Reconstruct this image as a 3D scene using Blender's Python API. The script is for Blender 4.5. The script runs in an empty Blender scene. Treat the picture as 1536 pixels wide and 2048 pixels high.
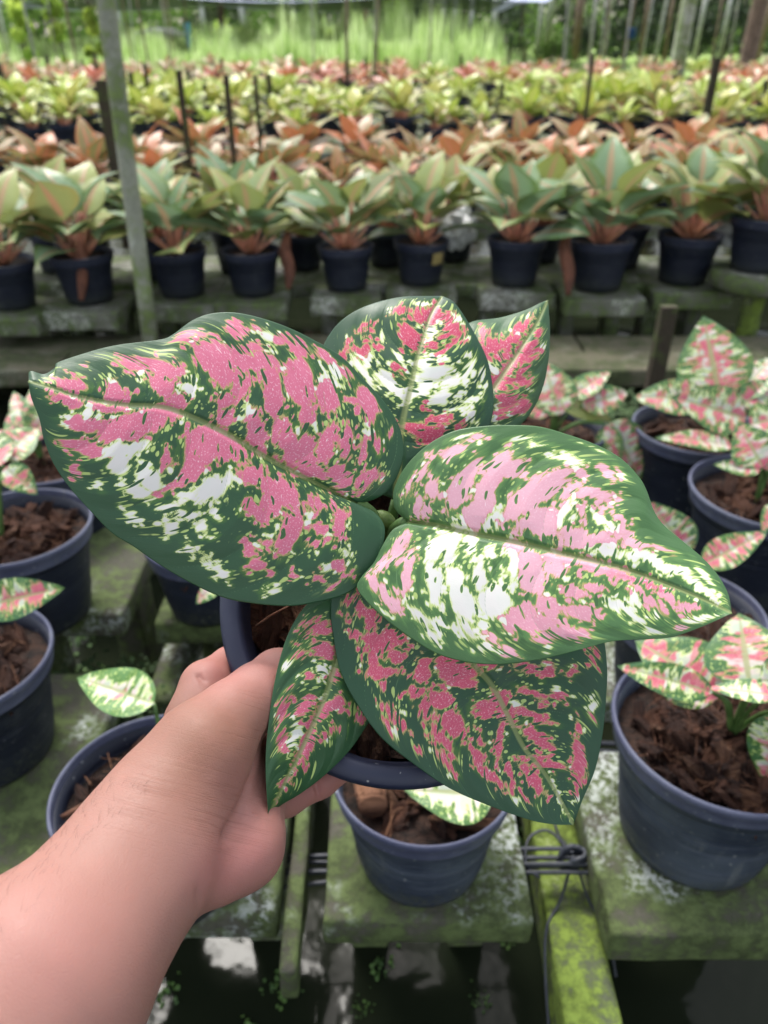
import bpy, bmesh, math, random
import numpy as np
from mathutils import Vector, Matrix, noise as mnoise
random.seed(7)
rng = np.random.default_rng(7)
R = math.radians
S = bpy.context.scene
COL = S.collection

# ------------------------------------------------------------------ camera, world, sun
PITCH = R(31.4); CAMH = 0.93; FPX = 1538.0
cam = bpy.data.cameras.new('camera'); camo = bpy.data.objects.new('camera', cam); COL.objects.link(camo)
camo.location = (0, 0, CAMH); camo.rotation_euler = (math.pi/2 - PITCH, 0, 0)
cam.sensor_fit = 'VERTICAL'; cam.sensor_height = 36.0; cam.sensor_width = 27.0
cam.lens = 36.0*FPX/2048.0
cam.clip_start = 0.02; cam.clip_end = 2000
cam.dof.use_dof = True; cam.dof.focus_distance = 0.415; cam.dof.aperture_fstop = 8.2
S.camera = camo
W = bpy.data.worlds.new('World'); S.world = W; W.use_nodes = True
wn = W.node_tree.nodes; wl = W.node_tree.links
bg = wn['Background']; sky = wn.new('ShaderNodeTexSky'); sky.sky_type = 'NISHITA'; sky.sun_disc = False
SUN_EL = R(62); SUN_AZ = R(-25)
sky.sun_elevation = SUN_EL; sky.sun_rotation = SUN_AZ; sky.dust_density = 4.0; sky.air_density = 1.4
hs = wn.new('ShaderNodeHueSaturation'); hs.inputs['Saturation'].default_value = 0.42
wl.new(sky.outputs[0], hs.inputs['Color']); wl.new(hs.outputs[0], bg.inputs['Color'])
bg.inputs['Strength'].default_value = 0.15
sl = bpy.data.lights.new('sun', 'SUN'); so = bpy.data.objects.new('sun', sl); COL.objects.link(so)
sl.energy = 1.5; sl.angle = R(14); sl.color = (1, 0.965, 0.91)
sd = Vector((math.sin(SUN_AZ)*math.cos(SUN_EL), math.cos(SUN_AZ)*math.cos(SUN_EL), math.sin(SUN_EL)))
so.rotation_euler = sd.to_track_quat('Z', 'Y').to_euler()
S.view_settings.view_transform = 'Standard'; S.view_settings.look = 'None'
S.view_settings.gamma = 1; S.view_settings.exposure = 1.62
S.render.engine = 'CYCLES'

# ------------------------------------------------------------------ pixel helpers (measure real positions off the photograph)
FW = np.array([0, math.cos(PITCH), -math.sin(PITCH)]); UP = np.array([0, math.sin(PITCH), math.cos(PITCH)]); RT = np.array([1.0, 0, 0])
CAM = np.array([0, 0, CAMH])
def ray(px, py): return FW + (px-768)/FPX*RT - (py-1024)/FPX*UP
def at(px, py, d): return CAM + d*ray(px, py)
def onz(px, py, z):
    r = ray(px, py); return CAM + r*((z-CAMH)/r[2])
def cam2world(P):
    P = np.asarray(P, float); return CAM + P[..., 2:3]*FW + P[..., 0:1]*RT - P[..., 1:2]*UP

# ------------------------------------------------------------------ tagging and linking
def tag(o, label=None, cat=None, group=None, kind=None):
    if label: o['label'] = label
    if cat: o['category'] = cat
    if group: o['group'] = group
    if kind: o['kind'] = kind
    return o
def empty(name, loc=(0, 0, 0), rz=0):
    o = bpy.data.objects.new(name, None); COL.objects.link(o); o.location = loc; o.rotation_euler = (0, 0, rz)
    o.empty_display_size = 0.05; return o
def link(name, me, parent=None, world=False):
    o = bpy.data.objects.new(name, me); COL.objects.link(o)
    if parent is not None:
        o.parent = parent
        if world: o.matrix_parent_inverse = Matrix.LocRotScale(parent.location, parent.rotation_euler, parent.scale).inverted()
    return o
def mesh(name, V, F, mat=None, smooth=True):
    me = bpy.data.meshes.new(name)
    me.from_pydata([tuple(map(float, v)) for v in V], [], [tuple(map(int, f)) for f in F])
    if mat: me.materials.append(mat)
    if smooth: me.polygons.foreach_set('use_smooth', [True]*len(me.polygons))
    me.update(); return me
def copy_tree(o, parent=None):
    c = o.copy(); COL.objects.link(c)
    if parent is not None: c.parent = parent
    for ch in KIDS.get(o.name, []): copy_tree(ch, c)
    return c
KIDS = {}
def note(o):
    KIDS.setdefault(o.parent.name, []).append(o); return o

# ------------------------------------------------------------------ material helpers
class N:
    def __init__(s, name):
        s.m = bpy.data.materials.new(name); s.m.use_nodes = True
        s.t = s.m.node_tree; s.b = s.t.nodes['Principled BSDF']; s.o = s.t.nodes['Material Output']
    def new(s, t, **k):
        n = s.t.nodes.new(t)
        for a, b in k.items(): setattr(n, a, b)
        return n
    def L(s, a, b): s.t.links.new(a, b)
    def val(s, sock, v):
        if hasattr(v, 'is_linked') or hasattr(v, 'links'): s.L(v, sock)
        else: sock.default_value = v
    def math(s, op, a, b=0.0, c=None, clamp=False):
        n = s.new('ShaderNodeMath', operation=op, use_clamp=clamp)
        s.val(n.inputs[0], a); s.val(n.inputs[1], b)
        if c is not None: s.val(n.inputs[2], c)
        return n.outputs[0]
    def noise(s, vec, scale, detail=3, rough=0.55, dist=0.0, col=False):
        n = s.new('ShaderNodeTexNoise'); s.L(vec, n.inputs['Vector'])
        n.inputs['Scale'].default_value = scale; n.inputs['Detail'].default_value = detail
        n.inputs['Roughness'].default_value = rough; n.inputs['Distortion'].default_value = dist
        return n.outputs['Color'] if col else n.outputs[0]
    def ss(s, x, a, b):
        n = s.new('ShaderNodeMapRange', interpolation_type='SMOOTHSTEP')
        s.val(n.inputs[0], x); n.inputs[1].default_value = a; n.inputs[2].default_value = b
        return n.outputs[0]
    def mix(s, f, a, b):
        n = s.new('ShaderNodeMix', data_type='RGBA'); s.val(n.inputs[0], f)
        for i, v in ((6, a), (7, b)):
            if isinstance(v, tuple): n.inputs[i].default_value = (*v, 1)
            else: s.L(v, n.inputs[i])
        return n.outputs[2]
    def obj(s): return s.new('ShaderNodeTexCoord').outputs['Object']
    def gen(s): return s.new('ShaderNodeTexCoord').outputs['Generated']
    def pos(s): return s.new('ShaderNodeNewGeometry').outputs['Position']
    def rnd(s): return s.new('ShaderNodeObjectInfo').outputs['Random']
    def uv(s): return s.new('ShaderNodeUVMap', uv_map='UVMap').outputs[0]
    def attr(s, n): return s.new('ShaderNodeAttribute', attribute_name=n).outputs['Fac']
    def scl(s, v, sc):
        n = s.new('ShaderNodeVectorMath', operation='MULTIPLY'); s.L(v, n.inputs[0]); n.inputs[1].default_value = sc; return n.outputs[0]
    def add(s, a, b):
        n = s.new('ShaderNodeVectorMath', operation='ADD'); s.L(a, n.inputs[0]); s.L(b, n.inputs[1]); return n.outputs[0]
    def off(s, v):   # per-object random offset
        r = s.math('MULTIPLY', s.rnd(), 37.0); c = s.new('ShaderNodeCombineXYZ'); s.L(r, c.inputs[0]); s.L(r, c.inputs[1]); s.L(r, c.inputs[2])
        return s.add(v, c.outputs[0])
    def fin(s, col, rough=0.5, bump=None, bs=0.3, bd=0.001, spec=0.5):
        s.val(s.b.inputs['Base Color'], col if not isinstance(col, tuple) else (*col, 1)); s.val(s.b.inputs['Roughness'], rough)
        s.b.inputs['Specular IOR Level'].default_value = spec
        if bump is not None:
            n = s.new('ShaderNodeBump'); n.inputs['Strength'].default_value = bs; n.inputs['Distance'].default_value = bd
            s.L(bump, n.inputs['Height']); s.L(n.outputs[0], s.b.inputs['Normal'])
        return s.m

def m_variegated(name, held=True, cover=0.0, white=0.0, pinkc=(0.58, 0.115, 0.20), palec=(0.72, 0.38, 0.46), dark=(0.014, 0.058, 0.026)):
    s = N(name); uv = s.uv()
    if not held: uv = s.off(uv)
    c = s.scl(uv, (1.0, 0.45, 1))
    wob = s.noise(c, 1.3, 2, 0.5, col=True)
    ws = s.new('ShaderNodeVectorMath', operation='MULTIPLY_ADD'); s.L(wob, ws.inputs[0]); ws.inputs[1].default_value = (0.5, 0.35, 0); s.L(c, ws.inputs[2])
    cc = ws.outputs[0]
    n1 = s.noise(s.scl(cc, (1.25, 0.62, 1)), 3.0 if held else 1.25, 4, 0.66 if held else 0.6); n2 = s.noise(s.scl(cc, (1, 1.7, 1)), 3.6, 2, 0.5); n3 = s.noise(cc, 0.8, 2, 0.5)
    if held:
        F = s.attr('var'); Wt = s.attr('wht'); Pa = s.attr('pale'); mg = s.attr('margin')
        t = s.math('ADD', F, s.math('MULTIPLY', s.math('SUBTRACT', n1, 0.5), 5.6))
        vo = s.new('ShaderNodeTexVoronoi'); s.L(s.scl(cc, (1, 1.3, 1)), vo.inputs['Vector']); vo.inputs['Scale'].default_value = 2.9; vo.inputs['Randomness'].default_value = 1.0
        sc_ = s.new('ShaderNodeSeparateXYZ'); s.L(vo.outputs['Color'], sc_.inputs[0])
        dr = s.math('MULTIPLY', s.ss(sc_.outputs[0], 0.2, 1.0), 0.34)
        dots = s.math('MULTIPLY', s.ss(s.math('SUBTRACT', vo.outputs['Distance'], dr), 0.02, -0.05), s.math('MULTIPLY', s.ss(F, -3.98, -3.0), s.ss(mg, 0.97, 0.84)))
        vb = s.new('ShaderNodeTexVoronoi'); s.L(s.scl(cc, (1, 1.1, 1)), vb.inputs['Vector']); vb.inputs['Scale'].default_value = 5.2
        sb_ = s.new('ShaderNodeSeparateXYZ'); s.L(vb.outputs['Color'], sb_.inputs[0])
        d2 = s.math('MULTIPLY', s.ss(s.math('SUBTRACT', vb.outputs['Distance'], s.math('MULTIPLY', s.ss(sb_.outputs[0], 0.15, 1.0), 0.38)), 0.03, -0.06), s.math('MULTIPLY', s.ss(F, -3.6, -2.4), s.ss(mg, 0.95, 0.82)))
        dots = s.math('MAXIMUM', dots, d2)
        vc2 = s.new('ShaderNodeTexVoronoi'); s.L(s.scl(cc, (1.3, 0.75, 1)), vc2.inputs['Vector']); vc2.inputs['Scale'].default_value = 3.4
        sc2 = s.new('ShaderNodeSeparateXYZ'); s.L(vc2.outputs['Color'], sc2.inputs[0])
        pit = s.ss(s.math('SUBTRACT', vc2.outputs['Distance'], s.math('MULTIPLY', s.ss(sc2.outputs[1], 0.25, 1.0), 0.38)), 0.10, -0.10)
        t = s.math('SUBTRACT', t, s.math('MULTIPLY', pit, 3.0))
        fresh_sheen = s.attr('fresh_sheen'); deep = s.attr('deep')
        wf = s.ss(s.math('ADD', Wt, s.math('MULTIPLY', s.math('SUBTRACT', n1, 0.5), 0.9)), 0.45, 0.56)
    else:
        sep = s.new('ShaderNodeSeparateXYZ'); s.L(s.uv(), sep.inputs[0])
        mg = s.attr('margin'); Pa = s.ss(n3, 0.5, 0.62); fresh_sheen = None; deep = None
        t = s.math('ADD', s.math('MULTIPLY', s.math('SUBTRACT', n1, 0.50-cover), 9.0), s.math('MULTIPLY', s.math('SUBTRACT', 0.55, mg), 2.6))
        dots = s.math('MULTIPLY', s.ss(n2, 0.58, 0.64), s.ss(mg, 0.98, 0.85))
        wf = s.ss(s.noise(cc, 0.6, 3, 0.5), 0.49-white, 0.54-white)
    patch = s.ss(t, 0.0, 0.16); halo = s.ss(t, -0.55 if held else -0.25, -0.02); near = s.ss(t, -2.6, -0.2)
    hole = s.ss(n2, 0.66, 0.70)
    # greens
    g = s.mix(s.math('MULTIPLY', near, s.ss(n3, 0.35, 0.7)), dark, (0.060, 0.15, 0.014))
    fine = s.noise(s.scl(uv, (1, 1, 1)), 14, 3, 0.6)
    if held: g = s.mix(s.math('MULTIPLY', fresh_sheen, s.math('ADD', 0.45, s.math('MULTIPLY', near, 0.55))), g, (0.12, 0.25, 0.07))  # per-leaf lift towards fresh green; part of it paints in surface sheen
    g = s.mix(s.math('MULTIPLY', fine, 0.35), g, (dark[0]*1.7, dark[1]*1.5, dark[2]*1.7))
    g = s.mix(dots, g, (0.40, 0.52, 0.16))
    hc = s.mix(0.5, (0.30, 0.42, 0.08), g)
    g = s.mix(halo, g, s.mix(wf, (0.38, 0.33, 0.12), (0.52, 0.62, 0.22)))
    # pink
    sp = s.noise(s.scl(uv, (1.0, 0.6, 1)), 13, 3, 0.75)
    speck = s.math('MULTIPLY', s.ss(sp, 0.55, 0.66), 0.78)
    pk = s.mix(s.math('MULTIPLY', s.noise(cc, 3.0, 3), 0.8), pinkc, (pinkc[0]*1.12, pinkc[1]*1.7, pinkc[2]*1.5))
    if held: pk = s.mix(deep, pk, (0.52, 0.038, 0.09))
    pk = s.mix(Pa, pk, palec)
    pk = s.mix(speck, pk, (0.80, 0.56, 0.62))
    stk = s.math('MULTIPLY', s.ss(s.noise(s.scl(uv, (2.6, 0.5, 1)), 3.4, 2), 0.67, 0.73), 0.75)
    pk = s.mix(stk, pk, (0.85, 0.70, 0.74))
    edge = s.ss(t, 0.55, 0.05); pk = s.mix(s.math('MULTIPLY', edge, 0.55), pk, (0.62, 0.30, 0.17))
    wh = s.mix(s.ss(t, 0.9, 0.1), (0.70, 0.71, 0.66) if held else (0.42, 0.47, 0.38), (0.62, 0.70, 0.36))
    wh = s.mix(s.math('MULTIPLY', Pa, s.ss(n3, 0.3, 0.6)), wh, (0.84, 0.72, 0.74) if held else (0.6, 0.5, 0.48))
    vc = s.mix(wf, pk, wh)
    col = s.mix(patch, g, vc)
    # midrib and side veins
    mid = s.attr('midrib'); vein = s.attr('vein')
    mf = s.ss(mid, 0.35, 0.75)
    col = s.mix(s.math('MULTIPLY', mf, 0.85), col, s.mix(s.math('MULTIPLY', patch, 0.35), (0.20, 0.25, 0.09), (0.46, 0.44, 0.24)))
    col = s.mix(s.math('MULTIPLY', s.ss(vein, 0.55, 0.95), 0.45), col, (0.17, 0.30, 0.13))
    rg = s.math('ADD', 0.33, s.math('MULTIPLY', fine, 0.16))
    h = s.math('ADD', s.math('MULTIPLY', fine, 0.5), s.math('MULTIPLY', n2, 0.6))
    s.fin(col, rg, h, 0.25, 0.0008, 0.42 if held else 0.35)
    return s.m

def m_leaf(name, c_in, c_edge, c_mid, c_alt, nsc=5.0):
    """Plain Aglaonema leaf: centre, margin, midrib colours and a random second tint."""
    s = N(name); uv = s.off(s.uv()); mg = s.attr('margin'); mid = s.attr('midrib'); r = s.rnd()
    n = s.noise(s.scl(uv, (1, 0.5, 1)), nsc*0.25, 4, 0.6)
    f = s.ss(s.math('ADD', mg, s.math('MULTIPLY', s.math('SUBTRACT', n, 0.5), 1.3)), 0.55, 0.95)
    col = s.mix(f, c_in, c_edge)
    rr = s.math('MULTIPLY', s.ss(s.math('ADD', r, s.math('MULTIPLY', s.math('SUBTRACT', n, 0.5), 0.6)), 0.45, 0.8), 0.85)
    col = s.mix(rr, col, c_alt)
    br = s.ss(s.noise(s.scl(uv, (1, 0.35, 1)), 2.4, 3), 0.5, 0.6)
    col = s.mix(s.math('MULTIPLY', br, 0.16), col, c_mid)
    col = s.mix(s.math('MULTIPLY', s.ss(mid, 0.45, 0.95), 0.85), col, c_mid)
    s.fin(col, 0.36, n, 0.25, 0.003, 0.5)
    # thin leaves let a little light through
    tr = s.new('ShaderNodeBsdfTranslucent'); s.L(col, tr.inputs[0]); mx = s.new('ShaderNodeMixShader'); mx.inputs[0].default_value = 0.22
    s.L(s.b.outputs[0], mx.inputs[1]); s.L(tr.outputs[0], mx.inputs[2]); s.L(mx.outputs[0], s.o.inputs[0])
    return s.m

def m_plastic(name, c, dust=0.3, rough=0.42):
    s = N(name); p = s.off(s.obj())
    n = s.noise(p, 7, 5, 0.65); n2 = s.noise(s.scl(p, (0.22, 0.22, 5)), 30, 4, 0.7); n3 = s.noise(p, 160, 2, 0.5)
    col = s.mix(s.math('MULTIPLY', s.ss(n, 0.42, 0.72), dust), c, (c[0]*3+0.06, c[1]*3+0.065, c[2]*2.4+0.06))
    col = s.mix(s.math('MULTIPLY', s.ss(n2, 0.50, 0.68), dust*1.6, clamp=True), col, (0.095, 0.11, 0.15))
    col = s.mix(s.math('MULTIPLY', s.ss(n3, 0.70, 0.74), 0.6), col, (0.35, 0.36, 0.36))
    sx = s.new('ShaderNodeSeparateXYZ'); s.L(s.obj(), sx.inputs[0])
    low = s.math('MULTIPLY', s.ss(s.math('ADD', sx.outputs[2], s.math('MULTIPLY', n, 0.12)), 0.13, 0.05), 0.55)
    col = s.mix(s.math('MULTIPLY', low, s.ss(n3, 0.4, 0.6)), col, (0.075, 0.082, 0.05))
    drip = s.ss(s.noise(s.scl(p, (3, 3, 0.25)), 14, 3, 0.6), 0.60, 0.72)
    col = s.mix(s.math('MULTIPLY', drip, 0.9*dust), col, (0.16, 0.17, 0.17))
    return s.fin(col, s.math('ADD', rough, s.math('MULTIPLY', n, 0.25)), n2, 0.15, 0.001, 0.45)

def m_mossy(name, base, moss, lichen, amt=0.5, lich=0.62, sc=9.0):
    s = N(name); p = s.off(s.obj())
    n = s.noise(p, sc, 6, 0.62); n2 = s.noise(p, sc*4, 5, 0.7); n3 = s.noise(p, sc*0.6, 4, 0.6); n4 = s.noise(p, sc*14, 3, 0.6)
    col = s.mix(n4, base, tuple(x*0.45 for x in base))
    mf = s.ss(s.math('ADD', n, s.math('MULTIPLY', s.math('SUBTRACT', n2, 0.5), 0.5)), amt-0.1, amt+0.12)
    mc = s.mix(s.ss(n2, 0.35, 0.65), tuple(x*0.4 for x in moss), moss)
    col = s.mix(mf, col, mc)
    lf = s.math('MULTIPLY', s.ss(n3, lich-0.06, lich+0.08), s.ss(s.math('ADD', n4, s.math('MULTIPLY', n2, 0.6)), 0.74, 0.92))
    col = s.mix(lf, col, lichen)
    bump = s.math('ADD', s.math('MULTIPLY', n2, 1.0), s.math('MULTIPLY', n4, 0.6))
    return s.fin(col, 0.85, bump, 0.8, 0.006, 0.3)

def m_simple(name, c, c2=None, sc=20, rough=0.7, bump=0.4, bd=0.003, stretch=(1, 1, 1), spec=0.4, vary=False):
    s = N(name); p = s.off(s.scl(s.obj(), stretch)); n = s.noise(p, sc, 5, 0.62)
    col = s.mix(s.ss(n, 0.35, 0.65), c, c2 or tuple(x*0.5 for x in c))
    if vary: col = s.mix(s.ss(s.rnd(), 0.0, 1.0), s.mix(0.55, col, (0.03, 0.012, 0.008)), s.mix(0.35, col, (0.30, 0.13, 0.07)))
    return s.fin(col, rough, n, bump, bd, spec)

def m_skin():
    s = N('skin'); p = s.obj(); red = s.attr('red'); wr = s.attr('wrinkle')
    n = s.noise(p, 26, 4, 0.6); n2 = s.noise(p, 420, 3, 0.6); n3 = s.noise(s.scl(p, (1, 1, 1)), 95, 4, 0.65)
    col = s.mix(n, (0.315, 0.155, 0.122), (0.39, 0.205, 0.168)); col = s.mix(s.attr('tan'), col, (0.25, 0.115, 0.075))
    col = s.mix(s.math('MULTIPLY', red, s.math('ADD', 0.5, s.math('MULTIPLY', n, 0.6)), clamp=True), col, (0.48, 0.19, 0.17))
    col = s.mix(s.math('MULTIPLY', s.ss(n3, 0.52, 0.72), 0.22), col, (0.40, 0.17, 0.135))
    col = s.mix(s.math('MULTIPLY', s.ss(s.noise(p, 60, 2), 0.74, 0.78), 0.25), col, (0.34, 0.16, 0.11))
    # fine creases running across the wrist and the thumb base
    u = s.attr('wru'); cx = s.new('ShaderNodeCombineXYZ'); s.L(u, cx.inputs[0])
    w = s.noise(s.add(s.scl(p, (5, 5, 5)), cx.outputs[0]), 2.6, 3, 0.6)
    lines = s.math('ABSOLUTE', s.math('SUBTRACT', w, 0.5))
    crease = s.math('MULTIPLY', s.ss(lines, 0.035, 0.0), wr)
    col = s.mix(s.math('MULTIPLY', crease, 0.5), col, (0.27, 0.11, 0.08))  # dark tint along the creases paints in the shade of the folds
    vor = s.new('ShaderNodeTexVoronoi', feature='DISTANCE_TO_EDGE'); s.L(p, vor.inputs['Vector']); vor.inputs['Scale'].default_value = 620
    h = s.math('ADD', s.math('MULTIPLY', n2, 0.25), s.math('MULTIPLY', s.ss(vor.outputs[0], 0.0, 0.12), 0.30))
    h = s.math('SUBTRACT', s.math('ADD', h, s.math('MULTIPLY', n3, 0.45)), s.math('MULTIPLY', crease, 2.6))
    s.fin(col, s.math('ADD', 0.47, s.math('MULTIPLY', n3, 0.1)), h, 0.34, 0.0008, 0.42)
    s.b.inputs['Subsurface Weight'].default_value = 0.22; s.b.inputs['Subsurface Radius'].default_value = (1.0, 0.35, 0.2)
    s.b.inputs['Subsurface Scale'].default_value = 0.006
    return s.m

M = {}
M['held_leaf'] = m_variegated('variegated_leaf')
M['small_leaf'] = m_variegated('variegated_small_leaf', False, 0.005, 0.0, (0.46, 0.07, 0.11), (0.54, 0.22, 0.23), (0.05, 0.125, 0.05))
M['green_speck_leaf'] = m_variegated('green_speckled_leaf', False, -0.05, 0.2, (0.48, 0.10, 0.14), (0.58, 0.4, 0.4), (0.09, 0.20, 0.06))
M['white_speck_leaf'] = m_variegated('white_speckled_leaf', False, 0.0, 0.3, (0.48, 0.10, 0.14), (0.5, 0.5, 0.44), (0.06, 0.14, 0.04))
M['green_leaf'] = m_leaf('silver_green_leaf', (0.22, 0.35, 0.20), (0.13, 0.24, 0.06), (0.50, 0.30, 0.18), (0.34, 0.38, 0.10))
M['olive_leaf'] = m_leaf('olive_salmon_leaf', (0.34, 0.38, 0.14), (0.38, 0.34, 0.11), (0.58, 0.27, 0.17), (0.12, 0.18, 0.06))
M['orange_leaf'] = m_leaf('orange_leaf', (0.22, 0.24, 0.09), (0.52, 0.19, 0.07), (0.58, 0.22, 0.13), (0.56, 0.20, 0.09))
M['yellow_leaf'] = m_leaf('yellow_leaf', (0.46, 0.56, 0.09), (0.20, 0.34, 0.04), (0.56, 0.58, 0.24), (0.58, 0.54, 0.17))
M['red_leaf'] = m_leaf('red_leaf', (0.55, 0.17, 0.12), (0.38, 0.10, 0.06), (0.62, 0.34, 0.24), (0.55, 0.36, 0.18))
M['pale_leaf'] = m_leaf('pale_leaf', (0.50, 0.44, 0.26), (0.30, 0.32, 0.12), (0.58, 0.34, 0.24), (0.36, 0.42, 0.16))
M['stalk'] = m_simple('green_stalk', (0.12, 0.22, 0.06), (0.06, 0.12, 0.03), 30, 0.5)
M['pink_stalk'] = m_simple('pink_stalk', (0.52, 0.23, 0.17), (0.40, 0.20, 0.11), 30, 0.45)
M['pot'] = m_plastic('navy_pot_plastic', (0.007, 0.010, 0.024), 0.08)
M['pot_dusty'] = m_plastic('dusty_blue_pot_plastic', (0.022, 0.030, 0.054), 0.42, 0.40)
M['rim'] = m_plastic('pot_rim_plastic', (0.058, 0.064, 0.115), 0.35, 0.36)
M['rim_dark'] = m_plastic('dark_rim_plastic', (0.022, 0.026, 0.055), 0.2, 0.34)
M['soil'] = m_simple('potting_soil', (0.045, 0.022, 0.014), (0.008, 0.005, 0.004), 60, 0.9, 1.0, 0.01)
M['husk'] = m_simple('coconut_husk', (0.19, 0.075, 0.042), (0.05, 0.018, 0.012), 3.0, 0.85, 1.0, 0.15, (0.4, 2, 2), vary=True)
M['husk_light'] = m_simple('pale_husk', (0.26, 0.125, 0.065), (0.10, 0.04, 0.022), 3.0, 0.85, 0.9, 0.1, (0.4, 2, 2))
M['slab'] = m_mossy('mossy_slab_concrete', (0.11, 0.105, 0.08), (0.105, 0.14, 0.05), (0.42, 0.45, 0.43), 0.43, 0.57, 9)
M['slab_far'] = m_mossy('mossy_far_concrete', (0.20, 0.20, 0.16), (0.125, 0.17, 0.06), (0.5, 0.5, 0.46), 0.46, 0.56, 8)
M['beam'] = m_mossy('green_beam_algae', (0.13, 0.15, 0.09), (0.20, 0.28, 0.05), (0.36, 0.40, 0.22), 0.40, 0.60, 11)
M['walk'] = m_mossy('walkway_concrete', (0.17, 0.155, 0.105), (0.085, 0.10, 0.045), (0.32, 0.31, 0.26), 0.49, 0.62, 9)
M['wire'] = m_simple('black_wire', (0.03, 0.035, 0.045), (0.05, 0.055, 0.07), 60, 0.4)
M['post'] = m_mossy('pole_concrete', (0.42, 0.43, 0.34), (0.22, 0.29, 0.10), (0.6, 0.6, 0.55), 0.50, 0.57, 5)
M['post_dark'] = m_mossy('stake_wood', (0.075, 0.058, 0.04), (0.07, 0.085, 0.03), (0.16, 0.15, 0.11), 0.55, 0.7, 6)
M['post_white'] = m_simple('pale_pole', (0.42, 0.42, 0.40), (0.28, 0.28, 0.26), 6, 0.7)
M['post_brown'] = m_simple('brown_pole', (0.22, 0.15, 0.11), (0.12, 0.085, 0.06), 8, 0.8)
M['dry'] = m_simple('dry_leaf', (0.23, 0.09, 0.055), (0.10, 0.04, 0.025), 25, 0.8, 0.8, 0.006, (1, 1, 0.2))
M['white_plastic'] = m_simple('white_plastic', (0.72, 0.73, 0.74), (0.5, 0.51, 0.53), 10, 0.5)
M['tagmat'] = m_simple('yellow_label', (0.42, 0.33, 0.13), (0.34, 0.26, 0.10), 30, 0.6)
M['skin'] = m_skin()

# ------------------------------------------------------------------ mesh builders
def box_vf(x0, y0, z0, x1, y1, z1, n=0):
    V = [(x0,y0,z0),(x1,y0,z0),(x1,y1,z0),(x0,y1,z0),(x0,y0,z1),(x1,y0,z1),(x1,y1,z1),(x0,y1,z1)]
    F = [(0,3,2,1),(4,5,6,7),(0,1,5,4),(1,2,6,5),(2,3,7,6),(3,0,4,7)]
    return V, F
def rough_box(name, sx, sy, sz, mat, cuts=5, amp=0.004, bev=0.008, seed=0):
    """box centred in x,y with its top at z=0, worn edges"""
    bm = bmesh.new(); V, F = box_vf(-sx/2, -sy/2, -sz, sx/2, sy/2, 0)
    vs = [bm.verts.new(v) for v in V]
    for f in F: bm.faces.new([vs[i] for i in f])
    bmesh.ops.bevel(bm, geom=list(bm.edges), offset=bev, segments=2, profile=0.6, affect='EDGES')
    if cuts: bmesh.ops.subdivide_edges(bm, edges=[e for e in bm.edges if e.calc_length() > 0.05], cuts=cuts, use_grid_fill=True)
    for v in bm.verts:
        v.co += Vector(mnoise.noise_vector(v.co*22+Vector((seed*9.1, 0, 0))))*amp
    me = bpy.data.meshes.new(name); bm.to_mesh(me); bm.free(); me.materials.append(mat)
    me.polygons.foreach_set('use_smooth', [True]*len(me.polygons)); return me
def tube_vf(P, rad, n=10, cap=True):
    P = np.asarray(P, float); m = len(P); rad = np.broadcast_to(np.asarray(rad, float), (m,))
    T = np.gradient(P, axis=0); T /= np.linalg.norm(T, axis=1)[:, None]+1e-12
    ref = np.array([0, 0, 1.0]) if abs(T[0][2]) < 0.8 else np.array([1.0, 0, 0])
    V = []
    A = np.cross(T[0], ref); A /= np.linalg.norm(A)
    for i in range(m):
        A = A - T[i]*np.dot(A, T[i]); A /= np.linalg.norm(A); B = np.cross(T[i], A)
        for k in range(n):
            a = 2*math.pi*k/n; V.append(P[i]+rad[i]*(math.cos(a)*A+math.sin(a)*B))
    F = [(i*n+k, i*n+(k+1) % n, (i+1)*n+(k+1) % n, (i+1)*n+k) for i in range(m-1) for k in range(n)]
    if cap: F += [tuple(range(n))[::-1], tuple((m-1)*n+k for k in range(n))]
    return V, F
def tube(name, P, rad, mat, n=10): return mesh(name, *tube_vf(P, rad, n), mat)
def lathe_vf(prof, n=48):
    V = []; F = []; m = len(prof)
    for k in range(n):
        a = 2*math.pi*k/n
        for r, z in prof: V.append((r*math.cos(a), r*math.sin(a), z))
    for k in range(n):
        k2 = (k+1) % n
        for i in range(m-1): F.append((k*m+i, k2*m+i, k2*m+i+1, k*m+i+1))
    return V, F
def merge(parts):
    V = []; F = []
    for v, f in parts:
        o = len(V); V += list(v); F += [tuple(i+o for i in q) for q in f]
    return V, F

def pot_meshes(D, h, seg=56, ridges=True, mat=None, rimmat=None):
    """body (wall, ribs, floor) and rolled rim; origin at the base centre"""
    r = D/2; rb = r*0.70; t = 0.0028
    prof = [(0, 0.0015), (rb*0.93, 0.0015), (rb*0.97, 0), (rb, 0.004)]
    nR = 26 if ridges else 6; z1 = h-0.03*D/0.24*1.2
    for i in range(nR+1):
        f = i/nR; z = 0.004+f*(z1-0.004); rr = rb+(r*0.93-rb)*z/h
        if ridges and 0.06 < f < 0.97: rr += 0.0011*(1 if i % 2 else -0.3)
        if i in (int(nR*0.3), int(nR*0.62)): rr += 0.001
        prof.append((rr, z))
    prof += [(r*0.945, z1+0.001), (r*0.955, h-0.012)]
    inner = [(r*0.955-t, h-0.012), (r*0.90, z1), (rb-t, 0.012), (0, 0.012)]
    V, F = lathe_vf(prof+inner, seg)
    body = mesh('pot', V, F, mat)
    k = []
    for i in range(13):
        a = math.pi*(1.0-1.25*i/12); k.append((r*0.976+r*0.025*math.cos(a), h-0.0055+0.0055*math.sin(a)))
    k = [(r*0.935, h-0.022)]+k+[(r*0.965, h-0.016), (r*0.955, h-0.030)]
    V, F = lathe_vf(k, seg)
    return body, mesh('rim', V, F, rimmat)

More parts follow.
